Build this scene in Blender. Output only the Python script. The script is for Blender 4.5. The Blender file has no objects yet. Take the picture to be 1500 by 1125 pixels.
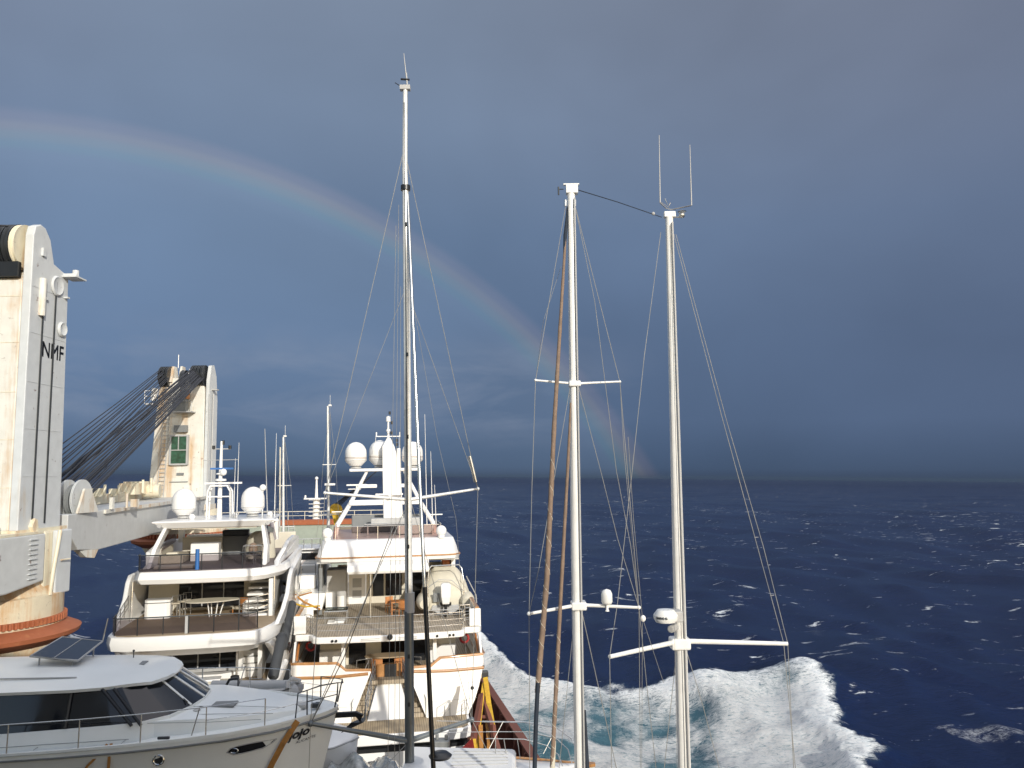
import bpy, math, random
import numpy as np
from mathutils import Matrix, Vector
random.seed(7)
R = math.radians
SC = bpy.context.scene
COL = SC.collection

# ------------------------------------------------------------------ camera
FOC, HOR, CAMZ = 1150.0, 698.0, 22.0          # focal length / horizon in photo pixels, eye height
PITCH = math.atan((HOR - 562.5) / FOC)
ROLL = R(0.5)
HEEL = R(1.5)                                  # the carrier ship rolls a little to port
cam = bpy.data.cameras.new('camera')
cam.sensor_width = 36
cam.lens = 36 * FOC / 1500
cam.clip_start, cam.clip_end = 0.3, 80000
camo = bpy.data.objects.new('camera', cam)
COL.objects.link(camo)
camo.matrix_world = (Matrix.Translation((0, 0, CAMZ)) @ Matrix.Rotation(math.pi/2 + PITCH, 4, 'X')
                     @ Matrix.Rotation(ROLL, 4, 'Z'))
SC.camera = camo
# ------------------------------------------------------------------ light
SUN_AZ, SUN_EL = R(152.5), R(20.0)             # clockwise from +Y
SV = Vector((math.sin(SUN_AZ)*math.cos(SUN_EL), math.cos(SUN_AZ)*math.cos(SUN_EL), math.sin(SUN_EL)))
sl = bpy.data.lights.new('sun', 'SUN')
sl.energy = 3.9
sl.angle = R(0.5)
sl.color = (1.0, 0.955, 0.87)
slo = bpy.data.objects.new('sun', sl)
COL.objects.link(slo)
slo.rotation_euler = SV.to_track_quat('Z', 'Y').to_euler()
SC.view_settings.view_transform = 'Standard'
SC.view_settings.look = 'None'
SC.view_settings.exposure = 0.0
SC.view_settings.gamma = 1.0


def lin(r, g, b):
    f = lambda c: (c/255/12.92) if c/255 <= 0.04045 else ((c/255+0.055)/1.055)**2.4
    return (f(r), f(g), f(b), 1)


def ramp(nt, stops, interp='LINEAR'):
    n = nt.nodes.new('ShaderNodeValToRGB')
    n.color_ramp.interpolation = interp
    el = n.color_ramp.elements
    while len(el) < len(stops):
        el.new(0.5)
    for e, (p, c) in zip(el, stops):
        e.position = p
        e.color = c if len(c) == 4 else (*c, 1)
    return n


def nmath(nt, op, a, b=None, c=None, clamp=False):
    n = nt.nodes.new('ShaderNodeMath')
    n.operation = op
    n.use_clamp = clamp
    for i, v in enumerate((a, b, c)):
        if v is None:
            continue
        if isinstance(v, (int, float)):
            n.inputs[i].default_value = v
        else:
            nt.links.new(v, n.inputs[i])
    return n.outputs[0]


def nmix(nt, fac, a, b, mode='MIX'):
    n = nt.nodes.new('ShaderNodeMix')
    n.data_type = 'RGBA'
    n.blend_type = mode
    for s, v in ((0, fac), (6, a), (7, b)):
        if isinstance(v, (int, float)):
            n.inputs[s].default_value = v
        elif isinstance(v, tuple):
            n.inputs[s].default_value = v if len(v) == 4 else (*v, 1)
        else:
            nt.links.new(v, n.inputs[s])
    return n.outputs[2]


def noise(nt, vec, scale, detail=4, rough=0.55, dist=0.0):
    n = nt.nodes.new('ShaderNodeTexNoise')
    n.inputs['Scale'].default_value = scale
    n.inputs['Detail'].default_value = detail
    n.inputs['Roughness'].default_value = rough
    n.inputs['Distortion'].default_value = dist
    if vec is not None:
        nt.links.new(vec, n.inputs['Vector'])
    return n.outputs['Fac']


def mapping(nt, vec, scale=(1, 1, 1), rot=(0, 0, 0), loc=(0, 0, 0)):
    n = nt.nodes.new('ShaderNodeMapping')
    n.inputs['Scale'].default_value = scale
    n.inputs['Rotation'].default_value = rot
    n.inputs['Location'].default_value = loc
    nt.links.new(vec, n.inputs['Vector'])
    return n.outputs[0]


def world():
    w = bpy.data.worlds.new('World')
    SC.world = w
    w.use_nodes = True
    nt = w.node_tree
    nt.nodes.clear()
    out = nt.nodes.new('ShaderNodeOutputWorld')
    tc = nt.nodes.new('ShaderNodeTexCoord').outputs['Generated']
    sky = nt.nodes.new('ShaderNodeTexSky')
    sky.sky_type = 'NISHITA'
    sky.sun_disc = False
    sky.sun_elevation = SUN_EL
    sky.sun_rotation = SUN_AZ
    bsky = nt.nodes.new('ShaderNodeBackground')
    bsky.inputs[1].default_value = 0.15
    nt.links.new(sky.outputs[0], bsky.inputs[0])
    sep = nt.nodes.new('ShaderNodeSeparateXYZ')
    nt.links.new(tc, sep.inputs[0])
    x, y, z = sep.outputs
    # the storm cloud: colour by elevation, unseen bright zenith added to lift shaded parts
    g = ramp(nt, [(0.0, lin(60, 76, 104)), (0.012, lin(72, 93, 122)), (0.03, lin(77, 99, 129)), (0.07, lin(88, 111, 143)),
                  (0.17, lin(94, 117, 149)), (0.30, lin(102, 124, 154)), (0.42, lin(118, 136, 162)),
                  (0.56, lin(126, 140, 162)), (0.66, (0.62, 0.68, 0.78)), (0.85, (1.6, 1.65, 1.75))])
    nt.links.new(z, g.inputs[0])
    col = g.outputs[0]
    # greyer to the right, bluer to the left and centre
    rt = nmath(nt, 'MULTIPLY_ADD', x, 1.5, 0.15, True)
    grey = nmix(nt, rt, col, (0.97, 0.88, 0.87, 1), 'MULTIPLY')
    lf = nmath(nt, 'MULTIPLY_ADD', x, -2.2, -0.85, True)
    grey = nmix(nt, nmath(nt, 'MULTIPLY', lf, nmath(nt, 'MULTIPLY_ADD', z, 4, -0.9, True)), grey, (0.98, 0.86, 0.86, 1), 'MULTIPLY')
    m1 = mapping(nt, tc, (1.2, 1.2, 1.9), (0, 0.5, 0))
    n1 = noise(nt, m1, 1.7, 4, 0.45, 0.3)
    f1 = nt.nodes.new('ShaderNodeMapRange')
    f1.inputs[1].default_value = 0.30
    f1.inputs[2].default_value = 0.72
    f1.inputs[3].default_value = 0.84
    f1.inputs[4].default_value = 1.15
    nt.links.new(n1, f1.inputs[0])
    vm = nt.nodes.new('ShaderNodeVectorMath')
    vm.operation = 'SCALE'
    nt.links.new(grey, vm.inputs[0])
    nt.links.new(f1.outputs[0], vm.inputs['Scale'])
    col = vm.outputs[0]
    # a paler torn bank of cloud low over the horizon, centre and left
    m2 = mapping(nt, tc, (1.0, 1.0, 3.4), (0, 0.12, 0), (3.1, 0.4, 0.2))
    n2 = noise(nt, m2, 5.0, 6, 0.55, 0.6)
    band = ramp(nt, [(0.03, (0, 0, 0)), (0.09, (1, 1, 1)), (0.13, (0.8, 0.8, 0.8)), (0.19, (0, 0, 0))])
    nt.links.new(z, band.inputs[0])
    side = ramp(nt, [(0.0, (1, 1, 1)), (0.50, (1, 1, 1)), (0.60, (0, 0, 0))])
    nt.links.new(nmath(nt, 'MULTIPLY_ADD', x, 0.5, 0.5), side.inputs[0])
    t2 = nmath(nt, 'MULTIPLY_ADD', n2, 4.0, -1.75, True)
    t2 = nmath(nt, 'MULTIPLY', nmath(nt, 'MULTIPLY', t2, band.outputs[0]), side.outputs[0])
    col = nmix(nt, nmath(nt, 'MULTIPLY', t2, 0.55), col, lin(136, 146, 166))
    # the rainbow stands 42 degrees round the point opposite the sun
    dot = nt.nodes.new('ShaderNodeVectorMath')
    dot.operation = 'DOT_PRODUCT'
    nrm = nt.nodes.new('ShaderNodeVectorMath')
    nrm.operation = 'NORMALIZE'
    nt.links.new(tc, nrm.inputs[0])
    nt.links.new(nrm.outputs[0], dot.inputs[0])
    dot.inputs[1].default_value = (-SV.x, -SV.y, -SV.z)
    ang = nmath(nt, 'MULTIPLY', nmath(nt, 'ARCCOSINE', dot.outputs['Value']), 180/math.pi)
    t = nmath(nt, 'DIVIDE', nmath(nt, 'SUBTRACT', ang, 35.45), 8.7, None, True)     # 35.5..44 degrees
    A = 0.175
    rb = ramp(nt, [(0.0, (0.055, 0.070, 0.085)), (0.40, (0.06, 0.075, 0.09)),
                   (0.50, (A*0.42, A*0.54, A*0.66)), (0.56, (A*0.42, A*0.74, A*0.70)), (0.62, (A*0.72, A*0.82, A*0.58)),
                   (0.68, (A*0.92, A*0.68, A*0.40)), (0.74, (A*0.52, A*0.32, A*0.26)), (0.83, (0, 0, 0))], 'EASE')
    nt.links.new(t, rb.inputs[0])
    str_ = ramp(nt, [(0.0, (0.45,)*3), (0.14, (0.42,)*3), (0.34, (0.50,)*3), (0.50, (0.36,)*3), (0.60, (0.42,)*3)])
    nt.links.new(nmath(nt, 'MULTIPLY_ADD', x, 0.9, 0.55), str_.inputs[0])
    bow = nt.nodes.new('ShaderNodeVectorMath')
    bow.operation = 'MULTIPLY'
    nt.links.new(rb.outputs[0], bow.inputs[0])
    nt.links.new(str_.outputs[0], bow.inputs[1])
    add = nt.nodes.new('ShaderNodeVectorMath')
    add.operation = 'ADD'
    nt.links.new(col, add.inputs[0])
    nt.links.new(bow.outputs[0], add.inputs[1])
    bst = nt.nodes.new('ShaderNodeBackground')
    nt.links.new(add.outputs[0], bst.inputs[0])
    bst.inputs[1].default_value = 1.0
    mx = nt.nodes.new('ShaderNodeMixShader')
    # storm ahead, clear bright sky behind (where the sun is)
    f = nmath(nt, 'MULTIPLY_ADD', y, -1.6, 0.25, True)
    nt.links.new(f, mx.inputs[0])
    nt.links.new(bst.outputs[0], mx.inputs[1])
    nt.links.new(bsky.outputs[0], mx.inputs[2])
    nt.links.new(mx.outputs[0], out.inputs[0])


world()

# ------------------------------------------------------------------ frames
MH = Matrix.Translation((0, 0, CAMZ)) @ Matrix.Rotation(-HEEL, 4, 'Y') @ Matrix.Translation((0, 0, -CAMZ))


def ray(px, py):
    a, b = px - 750, 562.5 - py
    c, s = math.cos(ROLL), math.sin(ROLL)
    a, b = a*c - b*s, a*s + b*c
    d = Vector((a, FOC*math.cos(PITCH) - b*math.sin(PITCH), FOC*math.sin(PITCH) + b*math.cos(PITCH)))
    return (Matrix.Rotation(HEEL, 3, 'Y') @ d)


def at(px, py, D):
    """a point of the ship's frame seen at photo pixel (px, py), D metres ahead"""
    d = ray(px, py)
    return Vector((0, 0, CAMZ)) + d*(D/d.y)


# ------------------------------------------------------------------ materials
MATS = {}


def newmat(name):
    m = bpy.data.materials.new(name)
    m.use_nodes = True
    nt = m.node_tree
    return m, nt, nt.nodes['Principled BSDF'], nt.nodes['Material Output']


def paint(name, c, rough=0.4, metal=0.0, var=0.10, scale=1.5, coat=0.0, spec=0.5, bump=0.0, dirt=None, dirt_amt=0.0, dscale=(1, 1, 0.25), bscale=8):
    m, nt, p, o = newmat(name)
    tc = nt.nodes.new('ShaderNodeTexCoord').outputs['Object']
    n = noise(nt, tc, scale, 5, 0.6)
    v = nt.nodes.new('ShaderNodeMapRange')
    v.inputs[1].default_value, v.inputs[2].default_value = 0.3, 0.7
    v.inputs[3].default_value, v.inputs[4].default_value = 1-var, 1.0
    nt.links.new(n, v.inputs[0])
    vm = nt.nodes.new('ShaderNodeVectorMath')
    vm.operation = 'SCALE'
    vm.inputs[0].default_value = c[:3]
    nt.links.new(v.outputs[0], vm.inputs['Scale'])
    col = vm.outputs[0]
    if dirt:
        mp = mapping(nt, tc, dscale)
        d = noise(nt, mp, 1.6, 8, 0.65, 0.3)
        f = nmath(nt, 'MULTIPLY_ADD', d, 5.0, -2.5 - (1-dirt_amt)*1.2, True)
        col = nmix(nt, f, col, dirt)
    nt.links.new(col, p.inputs['Base Color'])
    r = nmath(nt, 'MULTIPLY_ADD', n, 0.25, rough-0.12, True)
    nt.links.new(r, p.inputs['Roughness'])
    p.inputs['Metallic'].default_value = metal
    p.inputs['Coat Weight'].default_value = coat
    p.inputs['Coat Roughness'].default_value = 0.12
    p.inputs['Specular IOR Level'].default_value = spec
    if bump:
        b = nt.nodes.new('ShaderNodeBump')
        b.inputs['Strength'].default_value = bump
        b.inputs['Distance'].default_value = 0.03
        nt.links.new(noise(nt, tc, bscale, 4), b.inputs['Height'])
        nt.links.new(b.outputs[0], p.inputs['Normal'])
    MATS[name] = m
    return m


def teak_mat(name, c1, c2, wid, axis='X'):
    m, nt, p, o = newmat(name)
    tc = nt.nodes.new('ShaderNodeTexCoord').outputs['Object']
    w = nt.nodes.new('ShaderNodeTexWave')
    w.wave_type = 'BANDS'
    w.bands_direction = axis
    w.inputs['Scale'].default_value = 0.3142/wid
    w.inputs['Distortion'].default_value = 0.0
    nt.links.new(tc, w.inputs['Vector'])
    seam = nmath(nt, 'MULTIPLY_ADD', w.outputs['Fac'], 4.0, 0.15, True)
    st = (0.6, 9, 1) if axis == 'Y' else (9, 0.6, 1)
    n = noise(nt, mapping(nt, tc, st), 1.3, 6, 0.6)
    cc = nmix(nt, nmath(nt, 'MULTIPLY_ADD', n, 3, -1, True), c1, c2)
    n2 = noise(nt, tc, 0.8, 4)
    cc = nmix(nt, nmath(nt, 'MULTIPLY_ADD', n2, 2, -0.8, True), cc, tuple(0.72*k for k in c2[:3]))
    cc = nmix(nt, seam, tuple(0.35*k for k in c2[:3]), cc)
    nt.links.new(cc, p.inputs['Base Color'])
    p.inputs['Roughness'].default_value = 0.65
    MATS[name] = m


def rusty(name, base, rust, amt, scale=0.5, streak=True, rough=0.5, dark=(0.12, 0.05, 0.025)):
    m, nt, p, o = newmat(name)
    tc = nt.nodes.new('ShaderNodeTexCoord').outputs['Object']
    mp = mapping(nt, tc, (1.6, 1.6, 0.12) if streak else (1, 1, 1))
    a = noise(nt, mp, scale*2.2, 9, 0.68, 0.2)
    b = noise(nt, tc, scale*1.1, 5, 0.6)
    s = nmath(nt, 'ADD', nmath(nt, 'MULTIPLY', a, 0.65), nmath(nt, 'MULTIPLY', b, 0.35))
    f = nmath(nt, 'MULTIPLY_ADD', s, 9.0, -9.0*(0.80-0.45*amt), True)
    var = noise(nt, tc, 2.5, 5)
    cb = nmix(nt, nmath(nt, 'MULTIPLY_ADD', var, 2, -0.6, True), base, tuple(k*0.86 for k in base[:3]))
    c = nmix(nt, nmath(nt, 'MULTIPLY', f, 0.75), cb, rust)
    spots = noise(nt, tc, scale*9, 6, 0.7)
    f2 = nmath(nt, 'MULTIPLY', nmath(nt, 'MULTIPLY_ADD', spots, 14, -9.6+amt*1.2, True), 0.8)
    c = nmix(nt, f2, c, dark)
    nt.links.new(c, p.inputs['Base Color'])
    p.inputs['Roughness'].default_value = rough
    bp = nt.nodes.new('ShaderNodeBump')
    bp.inputs['Strength'].default_value = 0.25
    bp.inputs['Distance'].default_value = 0.02
    nt.links.new(noise(nt, tc, 3, 6), bp.inputs['Height'])
    nt.links.new(bp.outputs[0], p.inputs['Normal'])
    MATS[name] = m


def glass_mat(name, tint, fac, rough=0.03):
    """clear or smoked sheet: some light passes, some is mirrored"""
    m, nt, p, o = newmat(name)
    tr = nt.nodes.new('ShaderNodeBsdfTransparent')
    tr.inputs[0].default_value = (*tint, 1)
    p.inputs['Base Color'].default_value = (0.03, 0.03, 0.035, 1)
    p.inputs['Roughness'].default_value = rough
    mx = nt.nodes.new('ShaderNodeMixShader')
    mx.inputs[0].default_value = fac
    nt.links.new(tr.outputs[0], mx.inputs[1])
    nt.links.new(p.outputs[0], mx.inputs[2])
    nt.links.new(mx.outputs[0], o.inputs[0])
    MATS[name] = m


paint('gelcoat', (0.80, 0.79, 0.76), 0.32, var=0.06, scale=0.7, coat=0.3, dirt=(0.50, 0.47, 0.42), dirt_amt=0.12, dscale=(1.5, 1.5, .2))
paint('gelcoat_grey', (0.78, 0.795, 0.765), 0.38, var=0.08, scale=0.9, coat=0.3, dirt=(0.42, 0.41, 0.37), dirt_amt=0.15)
paint('cream_panel', (0.62, 0.57, 0.46), 0.5, var=0.10)
paint('mast_white', (0.78, 0.78, 0.75), 0.28, var=0.08, scale=3, coat=0.3)
paint('mast_alu', (0.74, 0.74, 0.71), 0.28, metal=0.25, var=0.15, scale=4)
paint('shaded_spar', (0.16, 0.18, 0.19), 0.35, metal=0.4, var=0.2)  # shade on the sloop's lower mast and spreaders, put into the colour
paint('steel', (0.62, 0.62, 0.60), 0.25, metal=0.9, var=0.1)
paint('dark_steel', (0.06, 0.065, 0.07), 0.4, metal=0.6, var=0.2)
paint('wire', (0.42, 0.41, 0.38), 0.45, metal=0.5, var=0.2)
paint('black_rope', (0.03, 0.034, 0.045), 0.8, var=0.3)
paint('black', (0.012, 0.013, 0.015), 0.35, var=0.2)
paint('dark_window', (0.012, 0.014, 0.018), 0.08, var=0.3, spec=0.6)
paint('teak_varnish', (0.44, 0.22, 0.08), 0.35, var=0.3, scale=3, coat=0.4)
paint('orange_wood', (0.50, 0.20, 0.06), 0.5, var=0.3, scale=4)
paint('canvas', (0.60, 0.56, 0.45), 0.85, var=0.14, scale=2, bump=0.6, bscale=3, dirt=(0.42, 0.38, 0.28), dirt_amt=0.25, dscale=(1, 1, 1))
paint('beige_cushion', (0.50, 0.45, 0.35), 0.9, var=0.2, scale=4, bump=0.4)
paint('tan_floor', (0.36, 0.27, 0.17), 0.7, var=0.2, scale=2)
paint('mauve_floor', (0.20, 0.165, 0.155), 0.7, var=0.2, scale=2)
paint('brown_cover', (0.25, 0.175, 0.125), 0.85, var=0.35, scale=6, bump=0.8, bscale=5)
paint('navy_cover', (0.018, 0.028, 0.045), 0.8, var=0.4, scale=6)
paint('yellow_strap', (0.62, 0.38, 0.03), 0.8, var=0.35, scale=6)
paint('orange_strap', (0.42, 0.19, 0.04), 0.8, var=0.4, scale=8)
paint('fender_grey', (0.05, 0.053, 0.055), 0.7, var=0.25, scale=2)
paint('red_cloth', (0.35, 0.03, 0.03), 0.8, var=0.3, scale=4)
paint('blue_part', (0.03, 0.14, 0.40), 0.5, var=0.2)
paint('light_grey', (0.42, 0.42, 0.41), 0.5, var=0.15)
paint('mid_grey', (0.20, 0.21, 0.21), 0.6, var=0.2)
paint('green_glass', (0.035, 0.11, 0.07), 0.12, var=0.7, scale=3)
paint('solar_cell', (0.012, 0.016, 0.032), 0.15, var=0.3, scale=6, coat=0.4)
paint('wrap_film', (0.45, 0.47, 0.45), 0.18, var=0.7, scale=4, bump=1.0, bscale=2.5, coat=0.6)
paint('deck_green', (0.075, 0.07, 0.06), 0.8, var=0.5, scale=0.4, dirt=(0.12, 0.05, 0.03), dirt_amt=0.6, dscale=(.4, .4, .4))
paint('ship_cream', (0.70, 0.66, 0.54), 0.6, var=0.1)
paint('seat_leather', (0.55, 0.51, 0.42), 0.6, var=0.1)
teak_mat('teak_deck', (0.45, 0.38, 0.28), (0.34, 0.275, 0.195), 0.14)
teak_mat('teak_grate', (0.50, 0.40, 0.26), (0.38, 0.29, 0.18), 0.12)
rusty('crane_white', (0.68, 0.665, 0.60), (0.47, 0.29, 0.13), 0.72, 0.45)
rusty('crane_grey_shade', (0.57, 0.59, 0.59), (0.48, 0.38, 0.25), 0.50, 0.35)  # shaded sides of the white cranes as a darker colour; also grey fittings
rusty('crane_jib', (0.57, 0.58, 0.565), (0.42, 0.35, 0.24), 0.45, 0.3)
rusty('crane_cream', (0.72, 0.66, 0.50), (0.50, 0.24, 0.08), 0.66, 0.5)
rusty('rust_red', (0.36, 0.11, 0.045), (0.50, 0.22, 0.09), 0.5, 0.6, streak=False, rough=0.75)
rusty('bulwark_brown', (0.15, 0.05, 0.033), (0.20, 0.08, 0.045), 0.5, 0.8, rough=0.75)
rusty('bulkhead', (0.33, 0.37, 0.31), (0.40, 0.24, 0.14), 0.15, 0.4)
rusty('pedestal_rust', (0.66, 0.58, 0.42), (0.50, 0.25, 0.08), 0.80, 0.6)
glass_mat('smoked_glass', (0.62, 0.57, 0.60), 0.38)
glass_mat('brown_glass', (0.85, 0.66, 0.60), 0.22)
glass_mat('clear_glass', (0.60, 0.66, 0.66), 0.35)


# ------------------------------------------------------------------ mesh builder
class MB:
    def __init__(s):
        s.v, s.f, s.g = [], [], []

    def add(s, vs, fs):
        n = len(s.v)
        s.g.append((n, len(s.f)))
        s.v += [tuple(p) for p in vs]
        s.f += [tuple(n+i for i in f) for f in fs]
        return s

    def box(s, x0, x1, y0, y1, z0, z1):
        return s.add([(x0, y0, z0), (x1, y0, z0), (x1, y1, z0), (x0, y1, z0), (x0, y0, z1), (x1, y0, z1), (x1, y1, z1), (x0, y1, z1)],
                     [(0, 3, 2, 1), (4, 5, 6, 7), (0, 1, 5, 4), (1, 2, 6, 5), (2, 3, 7, 6), (3, 0, 4, 7)])

    def extrude(s, pts, vec):
        n = len(pts)
        vec = Vector(vec)
        a = [Vector(p) for p in pts]
        b = [p + vec for p in a]
        fs = [tuple(range(n-1, -1, -1)), tuple(range(n, 2*n))]
        fs += [(i, (i+1) % n, n+(i+1) % n, n+i) for i in range(n)]
        return s.add(a+b, fs)

    def planX(s, poly, x0, x1):       # (y,z) outline
        return s.extrude([(x0, y, z) for y, z in poly], (x1-x0, 0, 0))

    def planY(s, poly, y0, y1):       # (x,z)
        return s.extrude([(x, y0, z) for x, z in poly], (0, y1-y0, 0))

    def planZ(s, poly, z0, z1):       # (x,y)
        return s.extrude([(x, y, z0) for x, y in poly], (0, 0, z1-z0))

    def loft(s, rings, closed=True, cap=True):
        n = len(rings[0])
        vs = [p for r in rings for p in r]
        fs = []
        for i in range(len(rings)-1):
            for j in range(n if closed else n-1):
                k = (j+1) % n
                fs.append((i*n+j, i*n+k, (i+1)*n+k, (i+1)*n+j))
        if cap and closed:
            fs.append(tuple(range(n-1, -1, -1)))
            fs.append(tuple((len(rings)-1)*n+j for j in range(n)))
        return s.add(vs, fs)

    def tube(s, pts, r, n=8, r1=None, flat=1.0, cap=True):
        pts = [Vector(p) for p in pts]
        m = len(pts)
        rings = []
        for i, p in enumerate(pts):
            if i == 0:
                t = pts[1]-p
            elif i == m-1:
                t = p-pts[i-1]
            else:
                t = (pts[i+1]-p).normalized()+(p-pts[i-1]).normalized()
            t.normalize()
            ref = Vector((0, 1, 0)) if abs(t.y) < 0.9 else Vector((0, 0, 1))
            a = t.cross(ref).normalized()
            b = t.cross(a).normalized()
            rr = r if r1 is None else r + (r1-r)*i/(m-1)
            if isinstance(r, (list, tuple)):
                rr = r[i]
            rings.append([p + a*math.cos(2*math.pi*k/n)*rr + b*math.sin(2*math.pi*k/n)*rr*flat for k in range(n)])
        return s.loft(rings, True, cap)

    def lathe(s, c, prof, n=24, axis='Z', a0=0.0):
        """prof = (radius, height) pairs"""
        rings = []
        for r, h in prof:
            ring = []
            for k in range(n):
                a = a0 + 2*math.pi*k/n
                x, y = max(r, 1e-4)*math.cos(a), max(r, 1e-4)*math.sin(a)
                q = {'Z': (x, y, h), 'X': (h, x, y), 'Y': (y, h, x)}[axis]
                ring.append((c[0]+q[0], c[1]+q[1], c[2]+q[2]))
            rings.append(ring)
        return s.loft(rings, cap=prof[0] != prof[-1] and abs(prof[0][0]-prof[-1][0])+abs(prof[0][1]-prof[-1][1]) > 1e-6)

    def ball(s, c, r, n=16, sz=1.0):
        return s.lathe(c, [(r*math.sin(math.pi*i/10), -r*sz*math.cos(math.pi*i/10)) for i in range(11)], n)

    def each(s, name, mat, parent=None, off=None, smooth=None, bevel=0.0):
        """one object per shape added"""
        ends = s.g[1:]+[(len(s.v), len(s.f))]
        out = None
        for (v0, f0), (v1, f1) in zip(s.g, ends):
            m = MB()
            m.add(s.v[v0:v1], [tuple(i-v0 for i in f) for f in s.f[f0:f1]])
            out = m.build(name, mat, parent, off, smooth, bevel)
        return out

    def build(s, name, mat, parent=None, off=None, smooth=None, bevel=0.0, mtx=None):
        me = bpy.data.meshes.new(name)
        vs = s.v if off is None else [(p[0]-off[0], p[1]-off[1], p[2]-off[2]) for p in s.v]
        me.from_pydata(vs, [], s.f)
        me.validate()
        import bmesh
        bm = bmesh.new()
        bm.from_mesh(me)
        bmesh.ops.recalc_face_normals(bm, faces=bm.faces)
        bm.to_mesh(me)
        bm.free()
        me.materials.append(MATS[mat] if isinstance(mat, str) else mat)
        if smooth is not None:
            me.shade_smooth()
            me.set_sharp_from_angle(angle=R(smooth))
        o = bpy.data.objects.new(name, me)
        COL.objects.link(o)
        if parent is not None:
            o.parent = parent
        if mtx is not None:
            o.matrix_basis = mtx
        if bevel:
            b = o.modifiers.new('bevel', 'BEVEL')
            b.width = bevel
            b.segments = 2
            b.limit_method = 'ANGLE'
            b.angle_limit = R(40)
        return o


def tag(o, label=None, cat=None, group=None, kind=None):
    for k, v in (('label', label), ('category', cat), ('group', group), ('kind', kind)):
        if v:
            o[k] = v
    return o


def frame(loc, rz=0.0):
    return MH @ Matrix.Translation(loc) @ Matrix.Rotation(rz, 4, 'Z')


def thing(name, label, cat, loc, rz=0.0, group=None, base=None, extra=None):
    """Empty at the thing's base; base = matrix of the frame loc is given in"""
    o = bpy.data.objects.new(name, None)
    o.empty_display_size = 0.5
    COL.objects.link(o)
    o.matrix_basis = (frame(loc, rz) if base is None else base @ Matrix.Translation(loc) @ Matrix.Rotation(rz, 4, 'Z'))
    return tag(o, label, cat, group)


def copy_tree(o, parent=None):
    c = o.copy()
    COL.objects.link(c)
    c.parent = parent
    for ch in list(o.children):
        copy_tree(ch, c)
    return c


def text_mesh(txt, size, shear=0.0, bold=0.0):
    cu = bpy.data.curves.new('t', 'FONT')
    cu.body = txt
    cu.size = size
    cu.shear = shear
    cu.offset = bold
    cu.resolution_u = 3
    to = bpy.data.objects.new('t', cu)
    COL.objects.link(to)
    bpy.context.view_layer.update()
    me = bpy.data.meshes.new_from_object(to.evaluated_get(bpy.context.evaluated_depsgraph_get()))
    vs = [tuple(v.co) for v in me.vertices]
    fs = [tuple(p.vertices) for p in me.polygons]
    bpy.data.objects.remove(to)
    return vs, fs


def letter_mb(txt, size, fn, shear=0.0, bold=0.0):
    vs, fs = text_mesh(txt, size, shear, bold)
    mb = MB()
    mb.add([fn(v[0], v[1]) for v in vs], fs)
    return mb


def railing(parent, pts, h, n, bars, r=0.022, mat='steel', name='railing', lean=(0, 0)):
    """a run of stanchions, top rail and bars along base points pts"""
    mb = MB()
    P = [Vector(p) for p in pts]
    L = [0]
    for a, b in zip(P, P[1:]):
        L.append(L[-1]+(b-a).length)

    def along(d):
        for i in range(len(P)-1):
            if d <= L[i+1]+1e-6:
                return P[i].lerp(P[i+1], (d-L[i])/max(L[i+1]-L[i], 1e-6))
        return P[-1]
    for k in range(n):
        p = along(L[-1]*k/(n-1))
        mb.tube([p, p+Vector((lean[0], lean[1], h))], r, 6)
    for b in bars:
        mb.tube([p+Vector((lean[0]*b, lean[1]*b, h*b)) for p in P], r if b == 1 else r*0.7, 6)
    return mb.build(name, mat, parent, smooth=40)


def dome(parent, c, r, h, name='radome', stripes=False, mat='gelcoat'):
    prof = [(r*0.55, -0.05), (r*0.62, 0.02), (r*0.95, 0.16*h), (r*1.0, 0.20*h), (r*0.99, 0.52*h)]
    for k in range(1, 8):
        a = k*math.pi/14
        prof.append((r*0.99*math.cos(a), 0.52*h + 0.48*h*math.sin(a)))
    prof.append((0.001, h))
    o = MB().lathe(c, prof, 28).build(name, mat, parent, smooth=50)
    b = MB().lathe((c[0], c[1], c[2]-0.22), [(r*0.5, 0), (r*0.5, 0.1), (r*0.35, 0.12), (r*0.35, 0.2)], 16).build('mount', 'light_grey', o, smooth=40)
    MB().lathe((c[0], c[1], c[2]+.19*h), [(r*.99, 0), (r*1.012, .006), (r*1.012, .03), (r*.99, .036)], 28).build('joint_ring', 'light_grey', o, smooth=40)
    if stripes:
        s = MB()
        for z in (0.26, 0.32):
            s.lathe((c[0], c[1], c[2]+z*h), [(r*1.004, 0), (r*1.012, 0.005), (r*1.012, 0.025), (r*1.0, 0.03)], 28)
        s.each('stripe', 'brown_cover', o, smooth=40)
    return o


# ================================================================== SEA
def vnoise(x, y, seed=0):
    xi, yi = np.floor(x).astype(np.int64), np.floor(y).astype(np.int64)
    fx, fy = x-xi, y-yi
    fx, fy = fx*fx*(3-2*fx), fy*fy*(3-2*fy)

    def h(i, j):
        k = (i*374761393 + j*668265263 + seed*1442695041) & 0x7fffffff
        k = ((k ^ (k >> 13))*1274126177) & 0x7fffffff
        return ((k ^ (k >> 16)) & 0xffff)/65535.0
    return (h(xi, yi)*(1-fx)+h(xi+1, yi)*fx)*(1-fy) + (h(xi, yi+1)*(1-fx)+h(xi+1, yi+1)*fx)*fy


def fbm(x, y, o=5, seed=0, g=0.55):
    s, a, t = 0, 1.0, 0
    for i in range(o):
        s = s + a*vnoise(x*2**i+13.7*i, y*2**i-7.3*i, seed+i)
        t += a
        a *= g
    return s/t


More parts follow.
